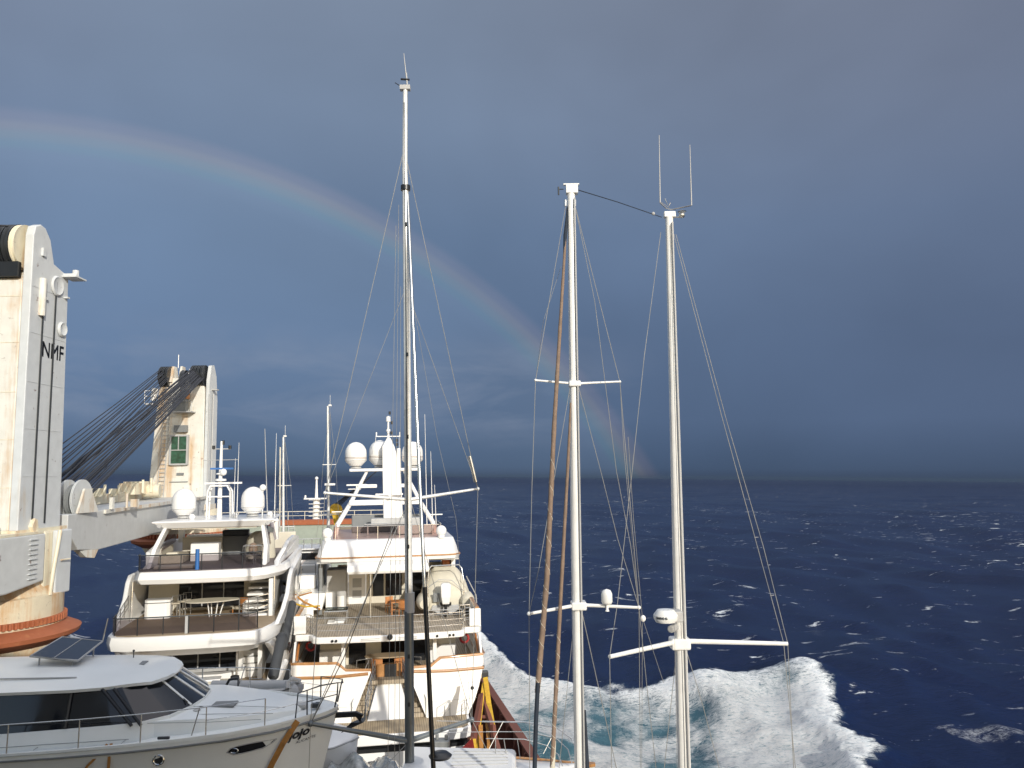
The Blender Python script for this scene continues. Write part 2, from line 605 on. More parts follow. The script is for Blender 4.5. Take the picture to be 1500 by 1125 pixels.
def sea():
    na, nr = 760, 900
    az = np.radians(np.linspace(-62, 62, na))
    r = np.concatenate([[2.0, 18.0], np.geomspace(34, 45000, nr-2)])
    A, Rr = np.meshgrid(az, r)
    X, Y = np.sin(A)*Rr, np.cos(A)*Rr
    dr = np.gradient(r)[:, None]*np.ones_like(X)
    dl = np.maximum(dr, Rr*(az[1]-az[0]))
    Z = np.zeros_like(X)
    HX, HY = np.zeros_like(X), np.zeros_like(X)
    rs = np.random.RandomState(4)
    wind = R(200)
    for i in range(46):
        lam = 2.2*1.09**i
        th = wind + rs.normal(0, 0.45)
        amp = 0.0135*lam**0.86 * (1 if lam < 30 else 0.55)
        k = 2*np.pi/lam
        ph = rs.uniform(0, 6.28)
        att = np.clip((lam/dl-3)/4, 0, 1)
        ar = k*(X*math.cos(th)+Y*math.sin(th))+ph
        Z += amp*np.cos(ar)*att
        HX -= amp*0.7*math.cos(th)*np.sin(ar)*att
        HY -= amp*0.7*math.sin(th)*np.sin(ar)*att
    # the ship's bow wash: a broad bank of broken water along the starboard side
    wob = (fbm(X/9, Y/9, 4, 11)-0.5)*13 + (fbm(X/2.6, Y/2.6, 5, 21, .65)-0.5)*8 + (fbm(X/.9, Y/1.3, 3, 71, .65)-0.5)*3.5
    side = 8.5-0.2*Y                                   # the ship's side
    edge_x = np.array([-9, -6, 2, 7.5, 15, 24, 29, 33, 36, 60])
    edge_y = np.array([135, 118, 95, 89, 89, 90, 92, 91, 74, 40])
    far = np.interp(X, edge_x, edge_y)
    right = np.interp(Y, [20, 45, 56, 66, 76, 84, 92, 120], [16, 21, 25, 29.5, 32.5, 33.5, 33, 33])
    sd = np.minimum(far-Y, (right-X)*1.25) + wob*0.55
    foam = np.clip(sd/3.2, 0, 1)
    foam *= np.where((Rr < 170) & (X > -12), 1, 0)
    holes = fbm(X/7+5, Y/11, 5, 31)
    depth_in = np.clip(sd/22, 0, 1)
    foam = foam*np.clip(1.0 - np.clip((holes-0.52)*3.2, 0, 0.75)*np.clip(depth_in*1.6, 0.25, 1), 0, 1)
    # two smaller old patches beyond it
    def blob(cx, cy, rx, ry, amt, seed):
        d = 1-np.sqrt(((X-cx)/rx)**2+((Y-cy)/ry)**2) + (fbm(X/3, Y/3, 4, seed)-0.5)*0.9
        return np.clip(d*1.6, 0, 1)*amt
    foam = np.maximum(foam, blob(21.5, 104, 6.5, 11, 0.42, 41))
    foam = np.maximum(foam, blob(13, 99, 4.5, 7, 0.20, 42))
    foam = np.maximum(foam, blob(30, 97, 6, 6, 0.25, 43))
    foam = np.maximum(foam, blob(41, 70, 8, 3.0, 0.55, 44))
    foam = np.maximum(foam, blob(44.5, 65, 5.0, 3.0, 0.55, 45))
    aer = np.clip((sd-1.2)/8, 0, 1)*np.where((Rr < 170) & (X > -12), 1, 0)
    crest = np.exp(-((sd-3.0)/4.2)**2)*np.where((Rr < 140) & (Y > 40) & (X > -12), 1, 0)
    hump = np.exp(-((X-31)/7)**2-((Y-86)/7)**2)*1.9
    lump = (fbm(X/3.2, Y/3.2, 5, 51, 0.6)-0.5)
    Z += crest*(0.7+0.5*fbm(X/6, Y/6, 3, 61)) + hump + aer*lump*0.7 + aer*0.3
    near = 1-np.clip((Rr-6)/25, 0, 1)*0
    Z *= near
    X2, Y2 = X+HX, Y+HY
    co = np.stack([X2, Y2, Z], -1).reshape(-1, 3).astype(np.float32)
    idx = np.arange(na*nr).reshape(nr, na)
    f = np.stack([idx[:-1, :-1], idx[:-1, 1:], idx[1:, 1:], idx[1:, :-1]], -1).reshape(-1, 4)
    me = bpy.data.meshes.new('sea')
    me.vertices.add(len(co))
    me.vertices.foreach_set('co', co.ravel())
    me.loops.add(f.size)
    me.loops.foreach_set('vertex_index', f.ravel().astype(np.int32))
    me.polygons.add(len(f))
    me.polygons.foreach_set('loop_start', np.arange(0, f.size, 4, dtype=np.int32))
    me.polygons.foreach_set('loop_total', np.full(len(f), 4, dtype=np.int32))
    me.update(calc_edges=True)
    me.shade_smooth()
    for nm, arr in (('foam', foam), ('aer', aer), ('dist', np.clip(Rr/3000, 0, 1))):
        at_ = me.attributes.new(nm, 'FLOAT', 'POINT')
        at_.data.foreach_set('value', arr.ravel().astype(np.float32))
    m, nt, p, o = newmat('sea_water')
    geo = nt.nodes.new('ShaderNodeNewGeometry').outputs['Position']

    def attr(n):
        a = nt.nodes.new('ShaderNodeAttribute')
        a.attribute_name = n
        return a.outputs['Fac']
    fo, ae, di = attr('foam'), attr('aer'), attr('dist')
    # lacy foam: attribute thresholded against fine warped noise
    warp = mapping(nt, geo, (1, 0.75, 1), (0, 0, 0.4))
    n1 = noise(nt, warp, 0.55, 9, 0.72, 1.1)
    n2 = noise(nt, mapping(nt, geo, (1.0, 0.5, 1), (0, 0, -0.5)), 1.6, 8, 0.7, 0.8)
    s = nmath(nt, 'ADD', nmath(nt, 'MULTIPLY', n1, 0.6), nmath(nt, 'MULTIPLY', n2, 0.4))
    n3 = noise(nt, mapping(nt, geo, (0.55, 1.6, 1), (0, 0, 0.55)), 1.1, 10, 0.78, 1.6)
    s3 = nmath(nt, 'MULTIPLY_ADD', nmath(nt, 'ABSOLUTE', nmath(nt, 'SUBTRACT', n3, 0.5)), -2.2, 0.72)     # thin veins
    ff = nmath(nt, 'ADD', nmath(nt, 'MULTIPLY', fo, 0.45), nmath(nt, 'SUBTRACT', nmath(nt, 'ADD', nmath(nt, 'MULTIPLY', s, 0.42), nmath(nt, 'MULTIPLY', s3, 0.58)), 0.83))
    wash = nmath(nt, 'MULTIPLY', ff, 6.0, None, True)
    # whitecaps of the open sea
    c1 = noise(nt, mapping(nt, geo, (0.75, 1.25, 1), (0, 0, 0.25)), 0.15, 9, 0.68, 0.3)
    c2 = noise(nt, mapping(nt, geo, (1.0, 1.0, 1), (0, 0, 0.1)), 0.010, 3, 0.5)
    cc = nmath(nt, 'ADD', c1, nmath(nt, 'MULTIPLY', nmath(nt, 'SUBTRACT', c2, 0.5), 0.22))
    caps = nmath(nt, 'MULTIPLY_ADD', cc, 32.0, -20.95, True)
    s1 = noise(nt, mapping(nt, geo, (0.5, 1.6, 1), (0, 0, -0.12)), 0.30, 7, 0.7, 0.2)
    stre = nmath(nt, 'MULTIPLY', nmath(nt, 'MULTIPLY_ADD', nmath(nt, 'ADD', s1, nmath(nt, 'MULTIPLY', nmath(nt, 'SUBTRACT', c2, 0.5), 0.2)), 24.0, -15.15, True), 0.5)
    foam_all = nmath(nt, 'MAXIMUM', wash, nmath(nt, 'MULTIPLY', nmath(nt, 'MAXIMUM', caps, stre), 0.8))
    deep = (0.0028, 0.0100, 0.042, 1)
    body = nmix(nt, nmath(nt, 'MULTIPLY_ADD', noise(nt, geo, 0.03, 4), 2.4, -0.8, True), deep, (0.0045, 0.0145, 0.056, 1))
    teal = nmix(nt, nmath(nt, 'MULTIPLY_ADD', noise(nt, geo, 0.09, 3), 3, -1, True), (0.10, 0.24, 0.31, 1), (0.16, 0.36, 0.42, 1))
    body = nmix(nt, nmath(nt, 'MULTIPLY', ae, 0.75), body, teal)
    grain = noise(nt, geo, 2.5, 6, 0.7)
    white = nmix(nt, nmath(nt, 'MULTIPLY_ADD', nmath(nt, 'ADD', nmath(nt, 'MULTIPLY', grain, .5), nmath(nt, 'MULTIPLY', s3, .6)), 3.4, -1.28, True), (0.42, 0.55, 0.61, 1), (0.93, 0.94, 0.92, 1))
    col = nmix(nt, foam_all, body, white)
    nt.links.new(col, p.inputs['Base Color'])
    rg = nmath(nt, 'ADD', 0.22, nmath(nt, 'MULTIPLY', foam_all, 0.5))
    rg = nmath(nt, 'ADD', rg, nmath(nt, 'MULTIPLY', di, 0.25), None, True)
    nt.links.new(rg, p.inputs['Roughness'])
    p.inputs['IOR'].default_value = 1.33
    p.inputs['Specular IOR Level'].default_value = 0.20
    b1 = nt.nodes.new('ShaderNodeBump')
    b1.inputs['Strength'].default_value = 0.8
    b1.inputs['Distance'].default_value = 0.5
    hn = nmath(nt, 'ADD', noise(nt, mapping(nt, geo, (1, 1.6, 1)), 0.45, 8, 0.68),
               nmath(nt, 'MULTIPLY', nmath(nt, 'ADD', s, nmath(nt, 'MULTIPLY', s3, .6)), nmath(nt, 'MULTIPLY', ae, 2.2)))
    nt.links.new(hn, b1.inputs['Height'])
    nt.links.new(b1.outputs[0], p.inputs['Normal'])
    me.materials.append(m)
    ob = bpy.data.objects.new('sea', me)
    COL.objects.link(ob)
    tag(ob, None, None, None, 'structure')


sea()

# ================================================================== CARRIER SHIP
def ship_x(y, off):       # the ship's axis runs 11.3 degrees left of our view
    return off - 0.2*y


DECKZ = 6.6
cs = thing('cargo_ship', 'heavy lift cargo ship with rusty brown bulwark carrying the yachts on its deck', 'cargo ship', (-2, 30, DECKZ))
off = (-2, 30, DECKZ)
mb = MB()
rings = []
for y, pw, sw in ((-30, -14, 8.4), (40, -14, 8.4), (85, -14, 8.4), (104, -11.5, 6.2), (118, -7.5, 2.2), (128, -3.3, -2.3)):
    a, b = ship_x(y, pw), ship_x(y, sw)
    rings.append([(a, y, DECKZ), (b, y, DECKZ), (b-0.3, y, 0), (b-1.5, y, -6), (a+1.5, y, -6), (a+0.3, y, 0)])
mb.loft(rings).build('hull', 'bulwark_brown', cs, off)
mb = MB()
a = [(ship_x(y, w), y, DECKZ+0.01) for y, w in ((-29, -13.9), (85, -13.9), (104, -11.4), (118, -7.4), (127, -3.2))]
b = [(ship_x(y, w), y, DECKZ+0.01) for y, w in ((127, -2.4), (118, 2.1), (104, 6.1), (85, 8.3), (-29, 8.3))]
mb.extrude(a+b, (0, 0, 0.05)).build('deck', 'deck_green', cs, off)
# bulwarks with raked plate stays
for w, s in ((8.4, 1), (-14.0, -1)):
    mb = MB()
    mb.extrude([(ship_x(-25, w)-s*0.02, -25, DECKZ+0.06), (ship_x(85, w)-s*0.02, 85, DECKZ+0.06),
                (ship_x(85, w)-s*0.02, 85, 9.3), (ship_x(-25, w)-s*0.02, -25, 9.3)], (-s*0.12, 0, 0))
    mb.extrude([(ship_x(-25, w)+s*0.10, -25, 9.302), (ship_x(85, w)+s*0.10, 85, 9.302),
                (ship_x(85, w)+s*0.10, 85, 9.40), (ship_x(-25, w)+s*0.10, -25, 9.40)], (-s*0.42, 0, 0))
    mb.build('bulwark', 'bulwark_brown', cs, off)
    for y in range(26, 84, 2):
        x = ship_x(y, w)-s*0.15
        MB().extrude([(x, y, DECKZ+.06), (x-s*1.0, y, DECKZ+.06), (x-s*0.25, y, 9.29), (x, y, 9.29)], (0, 0.06, 0)).build('bulwark_stay', 'bulwark_brown', cs, off)
# forward bulkhead with a rusty coaming, seen between the yachts
o = MB().box(-36, -14, 95, 97, DECKZ+.06, 16.7).build('forward_bulkhead', 'bulkhead', cs, off)
MB().box(-36.2, -13.8, 94.8, 97.2, 16.703, 17.25).build('coaming', 'rust_red', o, off)
mb = MB()
for i in range(12):
    mb.box(-26.6, -26.0, 94.9, 94.96, 11.6+i*0.42, 11.66+i*0.42)
mb.box(-26.66, -26.6, 94.88, 94.96, 11, 17).box(-26.0, -25.94, 94.88, 94.96, 11, 17)
mb.build('ladder', 'crane_grey_shade', o, off)
mb = MB()
for i in range(-35, -13, 2):
    mb.tube([(i, 96, 17.25), (i, 96, 18.25)], 0.04, 5)
mb.tube([(-36, 96, 18.25), (-14, 96, 18.25)], 0.04, 5).tube([(-36, 96, 17.75), (-14, 96, 17.75)], 0.03, 5)
mb.build('railing', 'ship_cream', o, off)
# foremast
f = MB().tube([(-24.6, 100, 13), (-24.6, 100, 19.6)], 0.55, 10, 0.42).build('foremast', 'gelcoat', cs, off, smooth=40)
mb = MB()
for i in range(9):
    mb.box(-25.35, -23.85, 99.2, 100.8, 15.5+i*0.5, 15.56+i*0.5)
mb.build('rung_platform', 'gelcoat', f, off)
MB().box(-26.0, -23.2, 99.3, 100.7, 19.6, 19.75).tube([(-26, 100, 20.1), (-26, 100, 19.7)], .12).tube([(-23.2, 100, 20.1), (-23.2, 100, 19.7)], .12).build('yard', 'gelcoat', f, off)
MB().tube([(-24.6, 100, 19.7), (-24.6, 100, 22.2)], 0.20, 8, 0.1).ball((-24.6, 100, 22.2), .22).build('masthead', 'gelcoat', f, off, smooth=40)
MB().box(-25.5, -23.7, 98.6, 101.4, DECKZ+.06, 14.2).build('mast_house', 'bulkhead', f, off)
# accommodation block we are standing on (behind and left of the camera; its shade falls on the boats below)
H = MB().box(-17, 9.2, -14, -1.4, DECKZ+.06, 27.9).build('accommodation_block', 'ship_cream', cs, off)
mb = MB()
for fl in range(5):
    for i in range(9):
        mb.box(-15.5+2.7*i, -14.4+2.7*i, -1.399, -1.36, 10.6+3.3*fl, 11.6+3.3*fl)
mb.each('window_row', 'dark_window', H, off)


def crane_tower_discs(parent, xs, y, z, r, off, mat_rim='dark_steel', w=0.12, name='sheave'):
    for x in xs:
        o = MB().lathe((x, y, z), [(0.1, -w), (r*0.82, -w*0.6), (r, -w), (r, -w*.5), (r*0.93, -w*.2), (r*.93, w*.2), (r, w*.5), (r, w), (r*.82, w*0.6), (0.1, w)], 28, 'X').build(name, mat_rim, parent, off, smooth=40)


# ---------------- near crane
off = (-19.4, 29.4, DECKZ)
cr = thing('deck_crane', 'white deck crane with rust streaks and black letters NMF at the left edge', 'crane', off, group='deck cranes on the port side')
prof = [(27.9, 20.4), (27.9, 31.1), (28.0, 31.45), (28.3, 31.6), (28.6, 31.55), (28.95, 31.2), (29.25, 30.35), (29.9, 30.2), (30.25, 30.1), (30.5, 20.4)]
tw = MB().planX([(27.9, 20.4), (27.9, 29.4), (28.4, 29.9), (30.2, 29.9), (30.45, 20.4)], -21.6, -17.62).build('tower', 'crane_white', cr, off, bevel=0.05)
MB().planX(prof, -17.617, -17.3).build('side_plate', 'crane_grey_shade', tw, off, bevel=0.03)
MB().planX([(27.95, 29.4), (27.95, 30.7), (28.3, 31.2), (29.0, 30.9), (29.3, 29.9), (28.4, 29.9)], -20.6, -20.3).build('side_plate', 'crane_grey_shade', tw, off)
mb = MB()
mb.box(-20.2, -18.9, 28.0, 29.8, 29.92, 30.9)
mb.build('winch_house', 'crane_cream', tw, off, bevel=.05)
crane_tower_discs(tw, (-18.62, -18.34, -18.06), 28.25, 30.7, 0.86, off)
crane_tower_discs(tw, (-17.82,), 28.25, 30.7, 0.84, off, 'crane_cream', 0.10)
MB().box(-18.75, -17.7, 27.7, 27.9, 29.5, 30.05).each('rope_guard', 'black', tw, off)
MB().box(-21.6, -19.2, 27.6, 27.9, 29.0, 29.5).each('rope_guard', 'dark_steel', tw, off)
mb = MB().box(-17.3, -16.75, 29.8, 30.55, 30.0, 30.06).box(-17.3, -16.8, 29.9, 29.95, 30.06, 30.16)
mb.tube([(-17.0, 30.2, 30.06), (-17.0, 30.2, 30.35)], .12, 10)
mb.build('lamp_bracket', 'crane_grey_shade', tw, off)
mb = MB().tube([(-17.25, 28.52, 28.2), (-17.25, 28.52, 29.6)], 0.13, 12)
mb.build('cable_box', 'crane_white', tw, off, smooth=40)
for y, z0, z1 in ((28.66, 20.6, 28.2), (29.42, 20.6, 29.7)):
    MB().tube([(-17.27, y, z0), (-17.27, y, z1)], 0.035, 6).build('pipe', 'dark_steel', tw, off)
MB().lathe((-17.26, 29.45, 29.55), [(0.34, -0.06), (0.40, 0), (0.34, 0.06), (0.27, 0.02)], 20, 'X').build('pipe_bend', 'crane_grey_shade', tw, off, smooth=40)
MB().lathe((-17.26, 29.9, 27.95), [(0.24, -0.05), (0.30, 0), (0.24, 0.08), (0.15, 0.02)], 20, 'X').build('lamp', 'crane_grey_shade', tw, off, smooth=40)
mb = MB().box(-17.3, -17.22, 28.4, 28.6, 30.45, 30.75).box(-17.3, -17.2, 28.75, 28.85, 28.85, 28.95).box(-17.3, -17.15, 30.0, 30.15, 29.2, 29.26)
mb.build('bracket', 'crane_grey_shade', tw, off)
nm_ = MB()
for dy, dz in ((0, 0), (.022, 0), (0, .022), (.022, .022)):
    vs_, fs_ = text_mesh('NMF', 0.82)
    nm_.add([(-17.294+.001*dy, 28.72+p[0]*0.86+dy, 26.72+p[1]+dz) for p in vs_], fs_)
nm_.build('letters', 'black', tw, off)
for z_ in (21.9, 23.6, 25.3, 27.1, 28.8):
    MB().box(-21.6, -17.63, 27.885, 27.9, z_, z_+.02).build('weld_seam', 'crane_cream', tw, off)
    MB().box(-17.3, -17.288, 27.95, 30.2, z_+.4, z_+.415).build('weld_seam', 'crane_grey_shade', tw, off)
MB().box(-21.4, -17.25, 27.7, 30.9, 20.3, 20.42).build('tower_flange', 'crane_cream', tw, off)
# slewing house under the tower, rust pouring down its face
MB().box(-20.5, -17.15, 29.3, 30.6, 17.95, 20.3).build('slewing_house', 'crane_cream', cr, off, bevel=.08)
MB().box(-17.15, -16.95, 29.75, 30.75, 17.95, 20.3).build('house_side', 'crane_grey_shade', cr, off, bevel=.05)
MB().tube([(-16.88, 29.8, 20.3), (-16.86, 29.6, 19.6), (-16.9, 29.5, 18.9), (-16.9, 29.35, 18.0)], 0.07, 8).tube([(-16.86, 29.9, 19.2), (-16.8, 30.4, 19.2)], 0.03).build('pipe', 'crane_cream', cr, off, smooth=40)
pd = MB().lathe((-19.5, 29.6, 0), [(2.3, DECKZ), (2.3, 15.2), (2.75, 16.3), (2.75, 16.9), (2.62, 17.0), (2.62, 18.0), (2.5, 18.05), (2.2, 18.6)], 48).build('pedestal', 'pedestal_rust', cr, off, smooth=35)
MB().lathe((-19.5, 29.6, 0), [(2.6, 16.2), (3.2, 16.55), (3.25, 16.7), (2.7, 16.95)], 48).build('flange', 'rust_red', pd, off, smooth=35)
mb = MB().planZ([(-19.5+r_*math.cos(2*math.pi*(k+d_)/90), 29.6+r_*math.sin(2*math.pi*(k+d_)/90)) for k in range(90) for r_, d_ in ((2.64, 0), (2.75, .1), (2.75, .5), (2.64, .6))], 17.02, 17.24)
mb.build('bolt_ring', 'rust_red', pd, off)
# its own jib, lying towards us along the port side
jb = MB().planX([(29.1, 18.55), (29.1, 20.25), (9.0, 20.35), (9.0, 18.6), (27.0, 18.35)], -21.7, -17.0).build('jib', 'crane_jib', cr, off, bevel=.06)
MB().box(-18.1, -17.02, 26.2, 29.0, 20.25, 20.33).build('jib_cap', 'crane_cream', jb, off)
mb = MB()
for i in range(9):
    mb.box(-16.998, -16.93, 28.1, 28.55, 18.7+i*.17, 18.73+i*.17)
mb.build('ladder', 'crane_grey_shade', jb, off)
MB().planX([(28.6, 20.33), (28.9, 20.33), (28.8, 20.75), (28.65, 20.8), (28.5, 20.5)], -17.35, -17.15).planX([(26.7, 20.33), (27.1, 20.33), (26.95, 20.9), (26.8, 20.9)], -17.6, -17.4).each('lug', 'crane_cream', jb, off)
for i, (x, z) in enumerate(((-18.6, 31.55), (-18.34, 31.55), (-18.06, 31.5), (-18.7, 31.2), (-18.2, 31.25), (-18.5, 30.0), (-18.3, 29.9))):
    MB().tube([(x, 28.2, z), (x-3.2, 10.0, 21.5 + 0.5*(i % 3) + (4 if z > 31 else 0))], 0.028, 6).build('hoist_rope', 'black', cr, off)

# ---------------- far crane
off = (-24.2, 57.6, DECKZ)
c2 = thing('deck_crane', 'far white deck crane with green window and many black ropes to its jib', 'crane', off, group='deck cranes on the port side')
tw = MB().loft([[(-26.2, 57.0, 20.4), (-22.2, 57.0, 20.4), (-22.2, 58.6, 20.4), (-26.2, 58.6, 20.4)],
                [(-25.7, 57.1, 28.6), (-22.3, 57.1, 28.6), (-22.3, 58.5, 28.6), (-25.7, 58.5, 28.6)],
                [(-25.5, 57.2, 29.6), (-22.5, 57.2, 29.6), (-22.5, 58.4, 29.6), (-25.5, 58.4, 29.6)]]).build('tower', 'crane_white', c2, off, bevel=.05)
MB().planX([(57.0, 20.4), (57.1, 29.4), (57.4, 30.5), (57.9, 30.6), (58.4, 29.8), (58.7, 28), (58.7, 20.4)], -22.19, -21.95).build('side_plate', 'crane_grey_shade', tw, off)
MB().planX([(57.0, 29.3), (57.4, 30.3), (57.9, 30.3), (58.3, 29.3)], -23.6, -23.4).planX([(57.0, 29.3), (57.4, 30.5), (57.9, 30.5), (58.3, 29.3)], -24.9, -24.7).planX([(57.0, 29.3), (57.4, 30.5), (57.9, 30.5), (58.3, 29.3)], -24.25, -24.1).each('head_plate', 'crane_white', tw, off)
crane_tower_discs(tw, (-25.45, -25.2, -24.95), 57.3, 29.7, 0.78, off, w=0.09)
crane_tower_discs(tw, (-23.15, -22.9, -22.65, -22.4), 57.3, 29.75, 0.78, off, w=0.09)
crane_tower_discs(tw, (-23.9,), 57.4, 29.5, 0.7, off, w=0.16)
wn = MB().box(-24.5, -23.4, 56.85, 57.05, 23.35, 25.3).build('cab_window', 'green_glass', tw, off)
mb = MB()
for (x0, x1, z0, z1) in ((-24.62, -24.5, 23.25, 25.42), (-23.4, -23.28, 23.25, 25.42), (-24.5, -23.4, 25.3, 25.42), (-24.5, -23.4, 23.23, 23.35), (-24.5, -23.4, 24.28, 24.34), (-24.0, -23.95, 24.34, 25.3)):
    mb.box(x0, x1, 56.78, 57.04, z0, z1)
mb.build('frame', 'light_grey', wn, off)
MB().box(-24.3, -23.4, 56.7, 57.04, 25.6, 26.1).each('floodlight', 'mid_grey', tw, off)
MB().box(-24.1, -23.6, 56.93, 57.04, 22.5, 22.68).box(-24.6, -23.3, 56.95, 57.04, 22.0, 22.06).build('name_plate', 'mid_grey', tw, off)
mb = MB()
for i in range(26):
    mb.box(-25.45+.012*i, -25.0+.012*i, 56.9, 56.93, 20.9+.3*i, 20.94+.3*i)
mb.tube([(-25.47, 56.92, 20.7), (-25.12, 57.0, 28.9)], .03, 5).tube([(-25.0, 56.92, 20.7), (-24.68, 57.0, 28.9)], .03, 5)
mb.build('ladder', 'light_grey', tw, off)
MB().box(-26.3, -25.6, 56.3, 57.2, 27.6, 27.7).tube([(-26.3, 56.3, 27.7), (-26.3, 56.3, 28.6), (-25.6, 56.3, 28.6)], .03).tube([(-26.3, 56.3, 28.2), (-25.6, 56.3, 28.2)], .03).tube([(-25.8, 56.6, 27.9), (-25.7, 56.6, 28.8)], .22).build('platform', 'gelcoat', tw, off, smooth=40)
mb = MB().box(-24.4, -22.9, 56.2, 57.1, 27.0, 27.08)
mb.tube([(-24.4, 56.2, 27.8), (-22.9, 56.2, 27.8)], .03).tube([(-24.4, 56.2, 27.1), (-24.4, 56.2, 27.8)], .03).tube([(-22.9, 56.2, 27.1), (-22.9, 56.2, 27.8)], .03)
mb.build('platform', 'light_grey', tw, off)
MB().box(-24.3, -23.4, 56.4, 57.0, 27.1, 28.1).tube([(-23.9, 56.3, 28.0), (-23.3, 56.3, 28.5)], .18).build('winch', 'mid_grey', tw, off)
MB().box(-23.8, -23.3, 56.35, 56.9, 28.0, 28.6).build('winch_motor', 'orange_wood', tw, off)
MB().tube([(-24.5, 57.6, 30.4), (-24.5, 57.6, 31.4)], .03).build('whip_aerial', 'gelcoat', tw, off)
MB().box(-21.95, -21.55, 57.5, 57.9, 28.7, 28.78).tube([(-21.9, 57.0, 20.5), (-21.9, 57.0, 28.4)], .04).tube([(-21.85, 57.6, 20.5), (-21.85, 57.6, 28.4)], .05).build('pipe', 'light_grey', tw, off)
MB().box(-26.3, -21.9, 56.8, 58.8, 20.0, 20.4).build('tower_flange', 'crane_white', tw, off)
pd = MB().lathe((-24.1, 58.6, 0), [(2.3, DECKZ), (2.3, 16.5), (2.9, 17.6), (2.9, 18.9), (2.5, 19.0), (2.3, 20.0)], 40).build('pedestal', 'crane_cream', c2, off, smooth=35)
MB().lathe((-24.1, 58.6, 0), [(2.8, 17.4), (3.5, 17.75), (3.55, 17.95), (2.95, 18.1)], 40).build('flange', 'rust_red', pd, off, smooth=35)
mb = MB().planZ([(-24.1+r_*math.cos(2*math.pi*(k+d_)/70), 58.6+r_*math.sin(2*math.pi*(k+d_)/70)) for k in range(70) for r_, d_ in ((2.98, 0), (3.15, .1), (3.15, .5), (2.98, .6))], 18.11, 18.4)
mb.build('bolt_ring', 'rust_red', pd, off)
# jib lowered towards us
xr = lambda y: -18.55 - (y-34)*0.150
jb = MB()
rings = []
for y, zb, zt in ((33.0, 20.1, 20.75), (34.2, 19.2, 20.75), (36.5, 19.0, 20.78), (57.0, 19.3, 20.95)):
    rings.append([(xr(y), y, zb), (xr(y), y, zt), (xr(y)-3.4, y, zt), (xr(y)-3.4, y, zb)])
jib = jb.loft(rings).build('jib', 'crane_jib', c2, off, bevel=.04)
mb = MB()
for y0, y1 in ((37.0, 56.5),):
    mb.extrude([(xr(y0)-3.0, y0, 20.8), (xr(y1)-3.0, y1, 20.97), (xr(y1)-3.0, y1, 21.65), (xr(y0)-3.0, y0, 21.2)], (-0.4, 0, 0))
mb.build('jib_walkway', 'crane_cream', jib, off)
MB().extrude([(xr(37)+.01, 37, 20.62), (xr(56.8)+.01, 56.8, 20.8), (xr(56.8)+.01, 56.8, 20.98), (xr(37)+.01, 37, 20.80)], (0.12, 0, 0)).build('jib_edge', 'crane_white', jib, off)
mb = MB()
for y, s in ((44, .25), (49.5, .5), (50.7, .6), (52.5, .35), (54, .3), (46.5, .2)):
    x = xr(y)-2.9
    mb.box(x-s, x+s, y-s, y+s, 21.3, 21.5+s)
    mb.tube([(x+s*1.5, y, 21.4), (x+s*1.5, y, 21.7+s)], .08)
mb.each('winch_gear', 'crane_cream', jib, off)
MB().tube([(xr(51)-2.6, 51, 21.5), (xr(51)-1.6, 51.2, 21.5)], .42, 14).build('winch_drum', 'crane_cream', jib, off, smooth=40)
MB().planX([(34.6, 19.15), (36.2, 19.05), (35.9, 18.7), (35.2, 18.8)], -19.0, -18.75).build('jib_bracket', 'crane_white', jib, off)
crane_tower_discs(jib, (-18.75, -19.35, -19.95), 34.6, 21.35, 0.85, off, 'crane_grey_shade', .05)
crane_tower_discs(jib, (-19.05, -19.65, -20.25), 34.6, 21.3, 0.70, off, 'mid_grey', .10)
MB().planX([(33.9, 20.76), (35.6, 20.76), (34.9, 21.8), (34.4, 21.8)], -18.6, -18.5).build('sheave_cheek', 'crane_white', jib, off)
MB().box(-18.95, -18.8, 37.4, 37.6, 20.8, 21.35).box(-19.2, -18.9, 40.0, 40.3, 20.8, 21.2).tube([(-18.9, 39, 20.8), (-18.9, 39, 21.5)], .06).each('bollard', 'crane_white', jib, off)
rs = random.Random(3)
for i in range(36):
    left = i < 10
    k_ = i/9 if left else (i-10)/25
    x0 = -25.5+.6*k_ if left else -23.2+.85*k_
    z0 = 30.35-.75*k_ + rs.uniform(-.05, .05)
    x1 = (-20.3+.8*k_) if left else (-20.2+1.4*k_)
    z1 = (23.3-1.5*k_) if left else (22.0-1.05*k_)
    a_, b_ = Vector((x0, 57.1, z0)), Vector((x1+rs.uniform(-.1, .1), 34.5, z1+rs.uniform(-.08, .08)))
    MB().tube([a_, a_.lerp(b_, .5)-Vector((0, 0, .05)), b_], 0.030, 5).build('hoist_rope', 'black_rope', c2, off)
for i in range(4):
    MB().tube([(-24.9+.35*i, 57.0, 29.2), (-25.9+.55*i, 57-9-2*i, 21.2)], 0.022, 5).build('hoist_rope', 'black_rope', c2, off)

# ================================================================== CENTRE MOTOR YACHT (teak trimmed)
def smooth_arc(x0, x1, y0, bulge, n=12):
    """points from x0 to x1 whose y bows by bulge in the middle"""
    return [(x0+(x1-x0)*i/n, y0 - bulge*(1-((i/n)*2-1)**2)) for i in range(n+1)]


Y3L, Y3Z = (-6.4735, 42.0, 9.1317), R(9)
Y3 = thing('motor_yacht', 'white three deck motor yacht with teak rails and three radomes on its arch', 'yacht', Y3L, Y3Z)
F3 = frame(Y3L, Y3Z)
